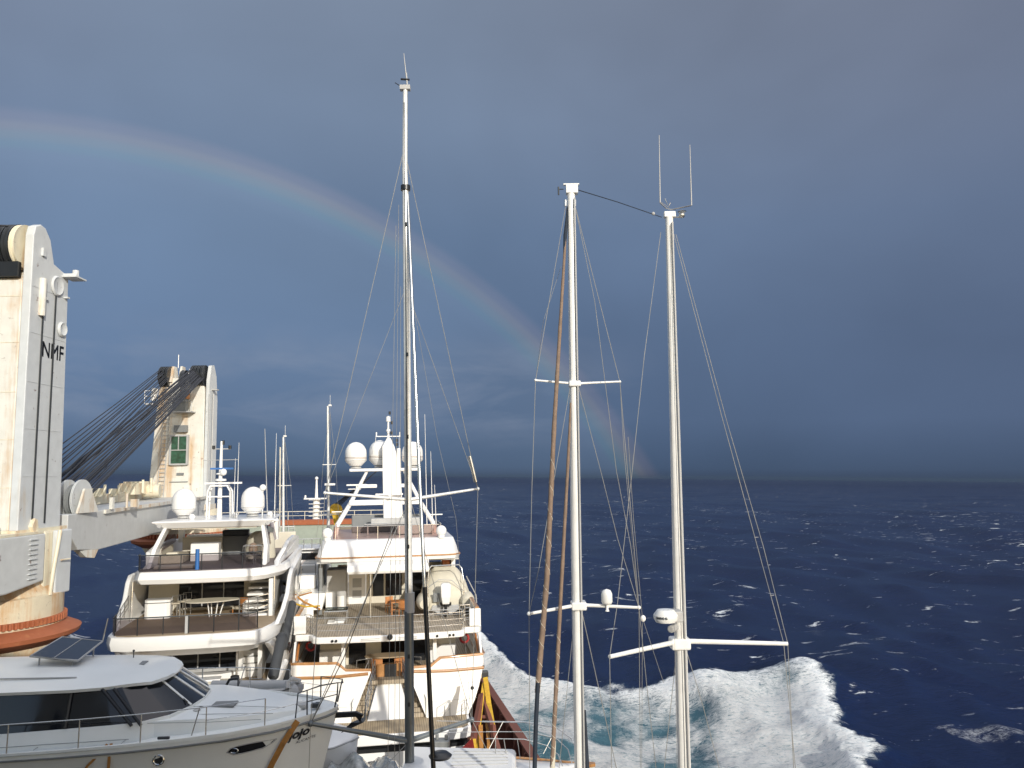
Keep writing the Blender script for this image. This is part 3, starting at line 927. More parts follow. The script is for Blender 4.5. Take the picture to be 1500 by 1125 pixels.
# hull
def hb3(v):
    return float(np.interp(v, [2, 4, 12, 25, 35, 42, 46], [5.15, 5.2, 5.25, 5.1, 4.2, 2.4, 0.3]))
rings = []
lv = [(-2.0, 0.10), (-1.6, 0.55), (-0.9, 0.74), (0.0, 0.815), (1.0, 0.92), (2.1, 0.985), (2.33, 0.99), (2.34, 1.012), (2.50, 1.012), (2.51, 0.995), (3.05, 1.0)]
for v in (2.2, 4, 8, 14, 20, 26, 31, 35, 39, 42, 44.5, 46):
    b = hb3(v)
    up = max(0, v-14)*0.055
    L = [(-b*k, v, w+(up if w > 0 else 0)) for w, k in lv]
    Rr = [(b*k, v, w+(up if w > 0 else 0)) for w, k in reversed(lv)]
    rings.append(list(reversed(L))+list(reversed(Rr)))
hull = MB().loft(rings, closed=False).build('hull', 'gelcoat', Y3, smooth=35)
# transom wings either side of the stair well: outline in (u, w), curved in plan
def tv(u, w):
    return 2.25 - 0.45*(1-(u/5.2)**2) - 0.28*max(0, 2.6-w)*0.5
def slab_uw(poly, th=0.12):
    mb = MB()
    n = len(poly)
    fr = [(u, tv(u, w), w) for u, w in poly]
    bk = [(u, tv(u, w)+th, w) for u, w in poly]
    return mb.add(fr+bk, [tuple(range(n)), tuple(range(2*n-1, n-1, -1))]+[(i, (i+1) % n, n+(i+1) % n, n+i) for i in range(n)])
def strips(u0, u1, w_lo, w_hi, n=8):
    """a curved band made of quads; w_lo / w_hi functions of u"""
    us = [u0+(u1-u0)*i/n for i in range(n+1)]
    nn = n+1
    vs = [(u, tv(u, w_lo(u)), w_lo(u)) for u in us]+[(u, tv(u, w_hi(u)), w_hi(u)) for u in us]
    vs += [(u, tv(u, w_lo(u))+.14, w_lo(u)) for u in us]+[(u, tv(u, w_hi(u))+.14, w_hi(u)) for u in us]
    fs = []
    for i in range(n):
        fs += [(i, i+1, nn+i+1, nn+i), (2*nn+i+1, 2*nn+i, 3*nn+i, 3*nn+i+1), (nn+i, nn+i+1, 3*nn+i+1, 3*nn+i), (i+1, i, 2*nn+i, 2*nn+i+1)]
    fs += [(0, nn, 3*nn, 2*nn), (n, 2*nn+n, 3*nn+n, nn+n)]
    return vs, fs
topL = lambda u: float(np.interp(abs(u), [0.7, 1.1, 2.3, 2.75, 5.2], [2.62, 2.62, 2.66, 3.04, 3.05]))
ino = lambda w: 0.95 + (2.6-w)*0.42
for s in (-1, 1):
    mb = MB()
    us = list(np.linspace(1.0, 5.12, 12))
    vs, fs = [], []
    ws = [0.12, 0.8, 1.5, 2.2, 2.6]
    for w in ws:
        for k in range(12):
            u = ino(w) + (5.15*float(np.interp(w, [0, 1, 2.1, 3], [.815, .92, .985, 1])) - ino(w))*k/11
            vs.append((s*u, tv(u, w), w))
    fs = [(j*12+i, j*12+i+1, (j+1)*12+i+1, (j+1)*12+i) for j in range(4) for i in range(11)]
    mb.add(vs, fs)
    mb.build('transom_wing', 'gelcoat', Y3, smooth=30)
    vs, fs = strips(s*0.98, s*5.17, lambda u: 2.55, topL, 16)
    MB().add(vs, fs).build('stern_bulwark', 'gelcoat', Y3, smooth=30)
    # varnished cap rail following the bulwark
    pts = [(s*u, tv(u, 2.9)+0.05, topL(u)+0.035) for u in (0.95, 1.1, 1.7, 2.3, 2.75, 3.4, 4.2, 4.9, 5.15)]
    pts += [(s*5.22, 2.6, 3.09), (s*5.23, 4, 3.09), (s*5.27, 12, 3.09)]
    MB().tube(pts, 0.10, 8, flat=0.5).build('cap_rail', 'teak_varnish', Y3, smooth=40)
    pts = [(s*u, tv(u, 2.4)-0.03, 2.40+(0.12 if u < 3 else 0)*(3-u)/2) for u in (1.1, 1.8, 2.5, 3.2, 4.2, 4.9, 5.13)]+[(s*5.2, 2.6, 2.40), (s*5.25, 4, 2.40), (s*5.3, 14, 2.40)]
    MB().tube(pts, 0.085, 8).build('rub_rail', 'teak_varnish', Y3, smooth=40)
    # side stairs from the platform up to the deck
    n = 8
    for k in range(n):
        t = k/n
        w0, w1 = 0.12+1.75*k/n, 0.12+1.75*(k+1)/n
        v0 = 1.75+1.5*k/n
        ui, uo = 1.18-0.55*t, 1.95-0.75*t
        MB().box(min(s*ui, s*uo), max(s*ui, s*uo), v0, v0+.34, w0-.05, w1).build('stair_step', 'teak_deck', Y3)
    # stair handrails
    for q in (0, 1):
        mb = MB()
        u0, u1 = (1.95, 1.10) if q == 0 else (1.25, 0.75)
        a, b = Vector((s*u0, 1.55, .12)), Vector((s*u1, 3.0, 1.95))
        for t in (0, .33, .66, 1):
            p = a.lerp(b, t)
            mb.tube([p, p+Vector((0, 0, 1.0))], .025, 6)
        for hgt in (1.0, .66, .33):
            mb.tube([a+Vector((0, 0, hgt)), b+Vector((0, 0, hgt))], .025 if hgt == 1 else .016, 6)
        mb.build('stair_rail', 'steel', Y3, smooth=40)
    # seams of the side lockers
    MB().tube([(s*3.1, tv(3.1, 1)-.012, .35), (s*3.2, tv(3.2, 2)-.012, 1.75), (s*4.3, tv(4.3, 2)-.012, 1.75), (s*4.05, tv(4.05, 1)-.012, .35)], .014, 5).build('hatch_seam', 'light_grey', Y3)
# panel joints and fittings on the quarters
for s in (-1, 1):
    for w in (.9, 1.7):
        MB().tube([(s*u, tv(u, w)-.006, w) for u in (2.2, 2.9, 3.6, 4.3, 4.75)], .008, 4).build('panel_joint', 'light_grey', Y3)
    MB().lathe((s*4.5, tv(4.5, 1.4)-.01, 1.4), [(.0, -.02), (.09, -.02), (.11, .02), (0, .03)], 12, 'Y').build('shore_socket', 'dark_steel', Y3)
    for v in (5, 8, 11):
        MB().tube([(s*5.185, v, 4.6), (s*5.07, v, 5.45)], .008, 4).build('panel_joint', 'light_grey', Y3)
for u in (-3.2, -1.6, 0, 1.6, 3.2):
    MB().tube([(u*.985, 8.02, 7.95), (u*.965, 8.34, 8.5), (u*.93, 8.93, 9.0)], .008, 4).build('panel_joint', 'light_grey', Y3)
# garage door between the stairs and the dark way in
MB().add([(-1.15, 1.62, .12), (1.15, 1.62, .12), (.62, 2.75, 1.80), (-.62, 2.75, 1.80), (-1.15, 2.0, .12), (1.15, 2.0, .12), (.62, 3.0, 1.80), (-.62, 3.0, 1.80)],
         [(0, 1, 2, 3), (5, 4, 7, 6), (1, 5, 6, 2), (4, 0, 3, 7), (3, 2, 6, 7)]).build('garage_door', 'gelcoat', Y3, bevel=.03)
MB().box(-.75, .75, 2.75, 3.3, 1.62, 1.93).build('top_step', 'teak_deck', Y3)
MB().box(-.68, .68, 3.32, 3.4, 1.95, 2.62).build('gate', 'teak_varnish', Y3)
MB().box(-.22, .42, 3.2, 3.31, 1.95, 2.62).build('gate_panel', 'black', Y3)
# swimming platform
pl = [(-4.25, 1.9), (-4.2, -.2), (-3.9, -.5)]+[(u, -0.72) for u in (-2.6, 0, 2.6)]+[(3.9, -.5), (4.2, -.2), (4.28, 1.9)]
MB().planZ(pl, -0.42, 0.10).build('swim_platform', 'gelcoat', Y3, bevel=.05)
MB().planZ([(u*.965, v+(.10 if v < 1 else 0)) for u, v in pl], 0.103, 0.125).build('platform_decking', 'teak_grate', Y3)
MB().planZ([(u*1.0, v+.1) for u, v in pl], -0.78, -0.6).build('boot_stripe', 'black', Y3)
MB().planZ([(u*.98, v+.12) for u, v in pl], -1.5, -0.78).build('platform_underside', 'gelcoat', Y3)
mb = MB()
for u in (2.85, 3.75):
    mb.tube([(u, .55, .12), (u+.05, .6, .95), (u+.4, 1.55, .95), (u+.4, 1.6, .12)], .025, 6)
    mb.tube([(u+.1, .7, .55), (u+.4, 1.55, .55)], .018, 6)
mb.each('boarding_rail', 'steel', Y3, smooth=40)
# main deck floor, aft saloon bulkhead
MB().box(-5.1, 5.1, 2.5, 20, 1.75, 1.95).build('main_deck', 'teak_deck', Y3)
mb = MB().box(-4.0, -2.35, 6.6, 6.8, 1.96, 4.0).box(-1.35, -.45, 6.6, 6.8, 1.96, 4.0).box(2.2, 4.0, 6.6, 6.8, 1.96, 4.0)
mb.each('saloon_bulkhead', 'cream_panel', Y3)
MB().box(-2.35, -1.35, 6.75, 6.85, 1.96, 4.0).box(-.45, 2.2, 6.75, 6.85, 1.96, 4.0).each('saloon_door', 'dark_window', Y3)
MB().box(-4.0, -2.5, 6.0, 6.58, 1.96, 2.9).box(2.4, 4.0, 6.0, 6.58, 1.96, 2.9).each('side_locker', 'gelcoat', Y3, bevel=.04)
MB().box(-3.98, -3.9, 6.86, 22, 1.96, 4.1).box(3.9, 3.98, 6.86, 22, 1.96, 4.1).each('saloon_side', 'gelcoat', Y3)
MB().box(-4.01, -3.985, 8, 21, 2.7, 3.7).box(3.985, 4.01, 8, 21, 2.7, 3.7).each('saloon_window', 'dark_window', Y3)
for u in (-2.5, 2.55):
    MB().box(u-.11, u+.11, 3.3, 3.55, 1.96, 4.05).build('deck_pillar', 'gelcoat', Y3, bevel=.03)
for s in (-1, 1):
    MB().extrude([(s*5.15, 2.5, 3.05), (s*5.15, 2.9, 3.05), (s*5.1, 3.35, 4.12), (s*5.1, 3.0, 4.12)], (-s*.12, 0, 0)).build('side_stanchion', 'gelcoat', Y3, bevel=.02)
    MB().extrude([(s*5.0, 4.0, 3.9), (s*5.0, 4.25, 3.9), (s*5.0, 3.15, 3.12), (s*5.0, 2.9, 3.12)], (-s*.1, 0, 0)).build('side_brace', 'orange_wood', Y3)
for p, h in (((-1.15, 2.15, 2.65), .5), ((1.15, 2.15, 2.65), .5)):
    MB().tube([(p[0]*1.5, p[1], p[2]), (p[0]*1.5, p[1], p[2]+h), (p[0]*.8, p[1]+.1, p[2]+h+.05), (p[0]*.75, p[1]+.3, p[2]-.2)], .028, 6).build('gate_rail', 'steel', Y3, smooth=40)
for s in (-1, 1):
    MB().box(s*5.2-.28, s*5.2+.28, 2.55, 2.9, 1.75, 2.1).build('fairlead', 'dark_steel', Y3, bevel=.04)
# upper deck
pl = [(-5.15, 14), (-5.2, 3.4), (-5.05, 3.0), (-4.3, 2.95), (-4.05, 2.15), (-3.8, 2.0)]+[(u, 2.0-.22*(1-(u/3.8)**2)) for u in (-2.5, -1.2, 0, 1.2, 2.5)]+[(3.8, 2.0), (4.1, 2.15), (4.3, 2.95), (5.05, 3.0), (5.2, 3.4), (5.15, 14)]
ud = MB().planZ(pl, 4.12, 4.46).build('upper_deck', 'gelcoat', Y3, bevel=.06)
MB().planZ([(u*.955, v+(.12 if v < 10 else 0)) for u, v in pl], 4.463, 4.49).build('decking', 'teak_deck', ud)
mb = MB()
for u, v in ((-3.0, 1.85), (-2.8, 1.83), (2.6, 1.86), (3.3, 1.93), (3.5, 1.95)):
    mb.lathe((u, v, 4.28), [(0.0, -.03), (.07, -.03), (.07, .03), (0, .03)], 12, 'Y')
mb.each('deck_light', 'black', ud)
MB().lathe((.05, 1.76, 4.36), [(0, -.12), (.13, -.12), (.16, .03), (0, .03)], 14, 'Y').build('horn', 'black', ud)
mb = MB()
for u in (-1.0, 1.0):
    mb.box(u-.5, u+.5, 1.775, 1.80, 4.22, 4.25).box(u-.5, u+.5, 1.772, 1.80, 4.30, 4.33)
mb.each('vent', 'light_grey', ud)
railing(Y3, [(-3.9, 2.25, 4.49), (-2, 2.0, 4.49), (0, 1.95, 4.49), (2, 2.0, 4.49), (4.0, 2.25, 4.49)], .95, 8, (1, .62, .30), .017)
for s in (-1, 1):
    railing(Y3, [(s*4.0, 2.3, 4.49), (s*4.25, 3.1, 4.49), (s*4.6, 3.3, 4.49)], 1.0, 4, (1, .66, .36), .022)
    b = MB().extrude([(s*5.17, 3.05, 4.47), (s*5.17, 13.5, 4.47), (s*5.05, 13.5, 5.55), (s*5.05, 8, 5.5), (s*4.98, 3.3, 5.45)], (-s*.16, 0, 0)).build('side_bulwark', 'gelcoat', Y3, bevel=.03)
    MB().box(min(s*4.5, s*5.15), max(s*4.5, s*5.15), 3.05, 3.25, 4.5, 5.45).build('bulwark_end', 'gelcoat', b, bevel=.04)
    MB().tube([(s*4.96, 3.2, 5.49), (s*4.98, 8, 5.54), (s*4.98, 13.4, 5.6)], .13, 8, flat=.45).build('cap_rail', 'teak_varnish', b, smooth=40)
    MB().box(min(s*4.55, s*5.0), max(s*4.55, s*5.0), 8.2, 8.3, 4.5, 5.4).box(min(s*4.0, s*4.98), max(s*4.0, s*4.98), 12.4, 12.5, 4.5, 5.35).each('screen_panel', 'gelcoat', b)
# upper saloon
mb = MB().box(-3.4, -2.72, 13.0, 13.2, 4.5, 7.1).box(-1.5, -1.05, 13.0, 13.2, 4.5, 7.1).box(-1.05, .9, 13.0, 13.2, 4.5, 4.95).box(-.32, -.2, 13.0, 13.2, 4.95, 7.1).box(.9, 1.5, 13.0, 13.2, 4.5, 7.1).box(2.4, 4.0, 13.0, 13.2, 4.5, 7.1)
mb.each('upper_bulkhead', 'cream_panel', Y3)
MB().box(-1.05, -.32, 13.12, 13.16, 4.95, 6.9).box(-.2, .9, 13.12, 13.16, 4.95, 6.9).box(1.5, 2.4, 13.12, 13.16, 4.5, 6.9).each('upper_window', 'dark_window', Y3)
d = MB().box(-2.68, -1.52, 12.9, 13.0, 4.5, 6.5).build('upper_door', 'gelcoat', Y3, bevel=.02)
MB().box(-2.4, -1.8, 12.88, 12.9, 5.6, 6.2).box(-2.4, -1.8, 12.88, 12.9, 4.9, 5.4).each('door_panel', 'light_grey', d)
MB().box(-4.0, -2.75, 11.2, 12.95, 4.5, 7.0).build('stair_housing', 'light_grey', Y3, bevel=.05)  # mid grey stands in for shade below the flybridge
MB().box(-4.02, -3.6, 10.9, 11.1, 4.5, 5.6).box(-3.3, -2.85, 10.95, 11.1, 4.5, 5.35).each('locker', 'gelcoat', Y3, bevel=.03)
MB().box(3.55, 4.15, 10.5, 12.5, 4.5, 7.5).build('funnel_housing', 'gelcoat', Y3, bevel=.05)
MB().box(3.45, 3.95, 9.9, 10.4, 6.5, 7.75).build('life_raft_box', 'rust_red', Y3, bevel=.05)
MB().tube([(-1.1, 7.2, 4.5), (-1.1, 7.4, 7.1)], .05, 8).build('awning_pole', 'steel', Y3, smooth=40)
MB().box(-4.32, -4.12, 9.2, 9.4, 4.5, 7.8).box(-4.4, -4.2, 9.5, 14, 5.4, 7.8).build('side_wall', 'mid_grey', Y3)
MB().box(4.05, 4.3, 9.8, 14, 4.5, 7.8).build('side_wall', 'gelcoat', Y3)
# flybridge
def flyring(w, s, v0):
    return [(-4.5*s, 20, w), (-4.5*s, v0+.7, w), (-4.2*s, v0+.15, w)]+[(u*s, v0-.1*(1-(u/4)**2), w) for u in (-3.4, -1.5, 0, 1.5, 3.4)]+[(4.2*s, v0+.15, w), (4.5*s, v0+.7, w), (4.5*s, 20, w)]
fb = MB().loft([flyring(7.80, .985, 8.05), flyring(7.98, 1.0, 8.0), flyring(8.0, .985, 8.05), flyring(8.5, .965, 8.35), flyring(9.02, .925, 8.95), flyring(9.05, .90, 9.1)]).build('flybridge', 'gelcoat', Y3, smooth=30)
mb = MB()
a, b = flyring(8.02, 1.0, 8.0), flyring(8.12, 1.0, 8.0)
mb.tube([(p[0], p[1]-.0, 8.05) for p in a], .05, 6).build('teak_stripe', 'teak_varnish', fb, smooth=40)
MB().loft([[(-2.45, 7.1, 7.12), (2.4, 7.1, 7.12), (2.4, 12.9, 7.12), (-2.45, 12.9, 7.12)], [(-2.5, 7.0, 7.3), (2.45, 7.0, 7.3), (2.45, 12.9, 7.3), (-2.5, 12.9, 7.3)], [(-2.5, 7.15, 7.62), (2.45, 7.15, 7.62), (2.45, 12.9, 7.62), (-2.5, 12.9, 7.62)], [(-2.55, 8.05, 7.80), (2.5, 8.05, 7.8), (2.5, 12.9, 7.8), (-2.55, 12.9, 7.8)]]).build('overhang', 'gelcoat', fb, bevel=.04)
MB().box(-4.4, -2.6, 8.3, 19, 7.7, 7.79).box(2.55, 4.4, 8.3, 19, 7.7, 7.79).each('soffit', 'light_grey', fb)
mb = MB()
sc = [(-3.55, 16), (-3.55, 10.2), (-3.3, 9.9), (0, 9.75), (3.3, 9.9), (3.5, 10.2), (3.5, 16)]
for i in range(len(sc)-1):
    (x0, y0), (x1, y1) = sc[i], sc[i+1]
    mb.add([(x0, y0, 9.0), (x1, y1, 9.0), (x1*.99, y1+.05, 9.82), (x0*.99, y0+.05, 9.82)], [(0, 1, 2, 3)])
ws = mb.build('wind_screen', 'brown_glass', fb)
mb = MB().tube([(x*.99, y+.05, 9.83) for x, y in sc], .025, 6)
for x, y in ((-3.4, 9.98), (-2, 9.82), (-.7, 9.77), (.7, 9.77), (2, 9.82), (3.4, 9.98)):
    mb.tube([(x, y, 9.0), (x*.99, y+.05, 9.83)], .02, 5)
mb.build('frame', 'steel', ws, smooth=40)
MB().box(-1.2, 2.2, 13.2, 14.6, 9.6, 10.15).box(.6, 3.1, 12.3, 13.0, 9.1, 9.7).each('bridge_seat', 'light_grey', fb, bevel=.05)
MB().box(-2.6, 2.4, 15.5, 15.7, 9.05, 10.3).build('console', 'mid_grey', fb, bevel=.08)
MB().tube([(-1.4, 12.6, 9.1), (-1.4, 12.6, 9.75)], .05).box(-1.6, 1.4, 12.3, 13.1, 9.78, 9.82).build('bridge_table', 'light_grey', fb)
for u, v in ((-3.85, 9.4), (3.35, 9.0)):
    o = MB().ball((u, v, 9.48), .34, 18).build('tv_dome', 'gelcoat', fb, smooth=60)
    MB().lathe((u, v, 9.0), [(.2, 0), (.22, .2), (.15, .25)], 12).build('mount', 'gelcoat', o, smooth=40)
# radar arch
ar = None
ac = -0.2
mb = MB()
for s in (-1, 1):
    mb.tube([(ac+s*3.42, 14, 9.0), (ac+s*3.3, 14, 9.75), (ac+s*2.45, 14, 11.15), (ac+s*1.25, 14, 13.5)], [.17, .17, .15, .10], 8)
ar = mb.build('radar_arch', 'gelcoat', Y3, smooth=40)
MB().box(ac-2.5, ac+2.4, 13.75, 14.25, 11.05, 11.42).box(ac-3.7, ac-3.0, 13.9, 14.1, 10.6, 10.68).box(ac+2.9, ac+4.0, 13.9, 14.1, 10.25, 10.33).each('lower_beam', 'gelcoat', ar, bevel=.04)
MB().box(ac-1.9, ac-.6, 13.8, 14.2, 12.25, 12.5).box(ac+.8, ac+1.9, 13.8, 14.2, 12.25, 12.5).box(ac-2.6, ac-1.7, 13.9, 14.1, 12.15, 12.22).each('middle_beam', 'gelcoat', ar, bevel=.04)
MB().box(ac-2.5, ac+2.4, 13.7, 14.3, 13.40, 13.6).build('top_beam', 'gelcoat', ar, bevel=.04)
mb = MB().tube([(-2.2, 14, 12.25), (-2.2, 14, 12.5)], .06).box(-2.9, -1.5, 13.9, 14.05, 12.42, 12.52)
mb.build('small_radar', 'gelcoat', ar)
mb = MB().box(-.9, 1.0, 13.2, 13.35, 11.72, 11.85).tube([(.1, 13.3, 11.5), (.1, 13.3, 11.72)], .15, 10)
mb.build('radar_scanner', 'gelcoat', ar, bevel=.03)
col = MB().loft([[(-.35, 13.6, 10.1), (1.0, 13.6, 10.1), (1.0, 14.6, 10.1), (-.35, 14.6, 10.1)], [(-.42, 13.65, 13.4), (.85, 13.65, 13.4), (.85, 14.5, 13.4), (-.42, 14.5, 13.4)], [(-.45, 13.7, 15.1), (.42, 13.7, 15.1), (.42, 14.4, 15.1), (-.45, 14.4, 15.1)], [(-.12, 13.95, 15.75), (.14, 13.95, 15.75), (.14, 14.2, 15.75), (-.12, 14.2, 15.75)]]).build('mast_column', 'gelcoat', ar, bevel=.08)
MB().tube([(.72, 14.0, 13.3), (.72, 14.0, 15.0)], .17, 12, .14).build('exhaust_pipe', 'gelcoat', col, smooth=40)
MB().tube([(-.02, 14, 15.7), (-.02, 14, 17.3)], .09, 10, .05).tube([(-.02, 14, 16.9), (-.02, 14, 17.25)], .16, 12).tube([(-.02, 14, 16.2), (-.02, 14, 16.35)], .15, 12).box(-.9, .85, 13.93, 14.07, 15.82, 15.88).box(-.03, .03, 13.6, 14.4, 16.05, 16.08).build('light_pole', 'gelcoat', col, smooth=40)
for x, z in ((.08, 17.4), (.22, 16.7), (.20, 15.98), (.58, 15.45), (.58, 15.15)):
    MB().tube([(x, 13.95, z), (x, 13.95, z+.22)], .075, 10).build('navigation_light', 'black', col, smooth=40)
for x in (-.85, .8):
    MB().tube([(x, 14, 15.88), (x, 14, 16.15)], .05).tube([(x-.05, 14, 14.9), (x-.05, 14, 15.8)], .015).build('gps_aerial', 'gelcoat', col)
dome(ar, (-2.27, 14, 13.85), .75, 1.62, stripes=True)
dome(ar, (1.68, 14, 13.85), .75, 1.62, stripes=True)
dome(ar, (-.62, 15.3, 13.9), .78, 1.75, stripes=True)
for u, v, w0, w1 in ((2.62, 12.5, 9.0, 17.3), (3.0, 12.2, 9.0, 14.7), (3.25, 12.2, 9.0, 12.4)):
    MB().tube([(u, v, w0), (u-.12, v, w1)], .032, 6, .012).build('whip_aerial', 'gelcoat', Y3, smooth=40)

# things standing on the centre yacht
def on3(name, label, cat, loc, rz=0, group=None):
    return thing(name, label, cat, loc, rz, group, base=F3)


t = on3('dining_table', 'oval teak dining table on two boxy pedestals on the main aft deck', 'table', (0, 4.2, 1.96))
n = 24
MB().planZ([(1.35*math.copysign(abs(math.cos(2*math.pi*k/n))**.75, math.cos(2*math.pi*k/n)), .62*math.sin(2*math.pi*k/n)) for k in range(n)], .90, .97).build('table_top', 'tan_floor', t, bevel=.02)
MB().box(-1.0, -.35, -.35, .35, 0, .9).build('pedestal', 'orange_wood', t, bevel=.03)
MB().box(.3, 1.0, -.35, .35, 0, .9).build('pedestal', 'orange_wood', t, bevel=.03)


def deck_chair(label, loc, rz, group):
    t = on3('deck_chair', label, 'chair', loc, rz, group)
    MB().box(-.25, .25, -.22, .24, .42, .46).build('seat', 'orange_wood', t)
    MB().box(-.25, .25, .22, .26, .5, .95).build('backrest', 'orange_wood', t)
    for x in (-.24, .24):
        for y in (-.2, .22):
            MB().box(x-.02, x+.02, y-.02, y+.02, 0, .42).build('leg', 'orange_wood', t)
    return t


deck_chair('teak folding chair beside the upper deck table, nearer the mast', (.95, 7.4, 4.5), 2.6, 'teak chairs on the upper aft deck')
deck_chair('teak folding chair half hidden behind the upper deck table', (.1, 8.9, 4.5), .3, 'teak chairs on the upper aft deck')
t = on3('deck_table', 'varnished teak table with open frame beside the covered tender', 'table', (.75, 8.4, 4.5), .1)
MB().box(-.65, .6, -.5, .5, .72, .78).build('table_top', 'orange_wood', t, bevel=.01)
for x in (-.6, .55):
    for y in (-.45, .45):
        MB().box(x-.03, x+.03, y-.03, y+.03, 0, .72).build('leg', 'orange_wood', t)
MB().box(-.6, .55, -.48, -.44, .3, .34).build('stretcher', 'orange_wood', t)
t = on3('glass_table', 'square steel framed glass table on the left of the upper aft deck', 'table', (-3.05, 6.3, 4.5), 0)
MB().box(-.65, .65, -.75, .75, .74, .76).build('table_top', 'clear_glass', t)
MB().tube([(-.65, -.75, .73), (.65, -.75, .73), (.65, .75, .73), (-.65, .75, .73), (-.65, -.75, .73)], .03, 6).build('frame', 'steel', t)
for x in (-.62, .62):
    for y in (-.72, .72):
        MB().tube([(x, y, 0), (x, y, .73)], .03, 6).build('leg', 'steel', t)
MB().box(-.5, .45, -.5, .5, .01, .06).box(-.1, .5, -.3, .6, .063, .1).build('shelf', 'gelcoat', t)
for x, lab in ((-4.45, 'red life ring hanging at the left side door of the main deck'), (4.45, 'red life ring hanging at the right side door of the main deck')):
    o = MB().lathe((0, 0, 0), [(.24+.07*math.cos(a_), .07*math.sin(a_)) for a_ in [2*math.pi*i/10 for i in range(11)]], 20, 'Y').build('life_ring', 'red_cloth', None, smooth=50, mtx=F3 @ Matrix.Translation((x, 5.6, 3.35)))
    tag(o, lab, 'life ring', 'red life rings of the centre yacht')
# covered tender on chocks with its outboard facing us
t = on3('tender', 'tender under beige canvas with white outboard motor on the upper deck', 'tender', (3.45, 7.2, 4.5), R(-3))
rings = []
rn = random.Random(5)
for v, wdt, top in ((-.15, .70, .75), (0, 1.30, 1.15), (.4, 1.60, 1.75), (1.0, 1.66, 2.35), (1.8, 1.62, 2.75), (2.6, 1.50, 2.35), (3.4, 1.25, 1.7), (4.1, .8, 1.2), (4.6, .25, .9)):
    ring = []
    for k in range(22):
        a = math.pi*k/21
        cx = math.cos(a)
        u = wdt*math.copysign(abs(cx)**.65, cx)
        z = .45 + (top-.45)*math.sin(a)**1.35 + rn.uniform(-.05, .05)
        if .15 < math.sin(a) < .5 and v < 1:
            z -= .10
        ring.append((u, v, z))
    ring += [(-wdt*.8, v, .28), (0, v, .12), (wdt*.8, v, .28)]
    rings.append(ring)
MB().loft(rings).build('cover', 'canvas', t, smooth=40)
MB().loft([[(-.9, v, .35), (-.4, v, .05), (.4, v, .05), (.9, v, .35), (.8, v, .6), (-.8, v, .6)] for v in (-.2, 3.9)]).build('hull', 'light_grey', t, bevel=.05)
for s in (-1, 1):
    MB().tube([(s*1.28, -.6, .75), (s*1.32, -.35, .78), (s*1.34, .5, .8), (s*1.3, 1.2, .8)], [.28, .42, .47, .47], 16).build('tube', 'canvas', t, smooth=50)
mo = MB().loft([[(-.20, -.95, .75), (.22, -.95, .75), (.22, -.6, .75), (-.2, -.6, .75)], [(-.27, -1.05, 1.2), (.29, -1.05, 1.2), (.29, -.5, 1.2), (-.27, -.5, 1.2)], [(-.30, -1.0, 1.85), (.32, -1.0, 1.85), (.30, -.42, 1.9), (-.28, -.42, 1.9)], [(-.22, -.9, 1.98), (.24, -.9, 1.98), (.22, -.5, 2.0), (-.2, -.5, 2.0)]]).build('outboard_motor', 'gelcoat', t, bevel=.06)
MB().tube([(0, -.78, .1), (0, -.78, .75)], .09, 10).lathe((0, -.9, .22), [(.03, -.1), (.2, 0), (.03, .1)], 10, 'Y').box(-.35, .35, -.6, -.3, .62, .8).build('motor_leg', 'black', mo, smooth=40)
MB().box(-.75, -.35, -.35, -.25, .8, 1.35).build('transom_pad', 'mid_grey', t, bevel=.04)
MB().tube([(-1.05, -.15, .8), (-1.08, -.1, 1.9), (-1.0, 0, 2.75), (-.85, .05, 2.95), (.85, .05, 2.98), (1.02, 0, 2.8), (1.15, -.1, 1.9), (1.12, -.15, .8)], .04, 8).build('roll_bar', 'steel', t, smooth=50)
MB().tube([(-1.6, .2, .85), (-1.1, .1, 1.6), (-.4, .1, 2.1), (.4, .1, 2.05), (1.0, .1, 1.5), (1.6, .2, .9)], .022, 6).tube([(1.3, -.2, 2.3), (1.9, .2, 1.1), (1.95, .3, .6)], .03, 6).build('cover_rope', 'light_grey', t, smooth=50)
for v in (.5, 3.0):
    MB().box(-1.0, 1.0, v, v+.15, .003, .25).build('chock', 'light_grey', t)
railing(Y3, [(2.3, 4.2, 4.49), (2.3, 5.6, 4.49), (4.3, 5.6, 4.49)], .55, 5, (1, .5), .025, name='chock_rail')
railing(Y3, [(4.0, 3.6, 4.49), (4.6, 3.7, 4.49)], 1.1, 3, (1, .66, .33), .025, name='ladder_rail')

# ================================================================== LEFT MOTOR YACHT
Y2L, Y2Z = (-15.1271, 37.0, 15.0429), R(11)
Y2 = thing('motor_yacht', 'white flybridge motor yacht with smoked glass rails and hardtop beside the cranes', 'yacht', Y2L, Y2Z)
F2 = frame(Y2L, Y2Z)
c0 = 0.25
def hb2(v):
    return float(np.interp(v, [0, 1, 3, 6, 14, 20, 25, 28], [3.3, 3.6, 3.95, 4.2, 4.1, 3.4, 1.8, .2]))
# aft deck slab with a deep rounded fascia
def deckring(w, k, v0, ex=0.0):
    P = [(-3.62, 9)]+[(-3.6, 1.8), (-3.5, .9), (-3.2, .35), (-2.6, .1)]+[(u, -.05*(1-(u/2.6)**2)) for u in (-1.3, 0, 1.3)]+[(2.6, .05), (3.15, .2), (3.6, .75), (3.95, 1.9), (4.1, 3.2), (4.2, 9)]
    return [(c0+(u-c0)*k, v+v0*(1 if v < 8 else 0), w) for u, v in P]
MB().loft([deckring(-1.0, .86, .75), deckring(-.72, .93, .35), deckring(-.62, .985, .08), deckring(-.30, 1.0, 0), deckring(-.02, .985, .04), deckring(0, .97, .08)]).build('aft_deck', 'gelcoat', Y2, smooth=30)
MB().planZ([(p[0], p[1]) for p in deckring(0, .93, .16)], .003, .02).build('aft_decking', 'tan_floor', Y2)
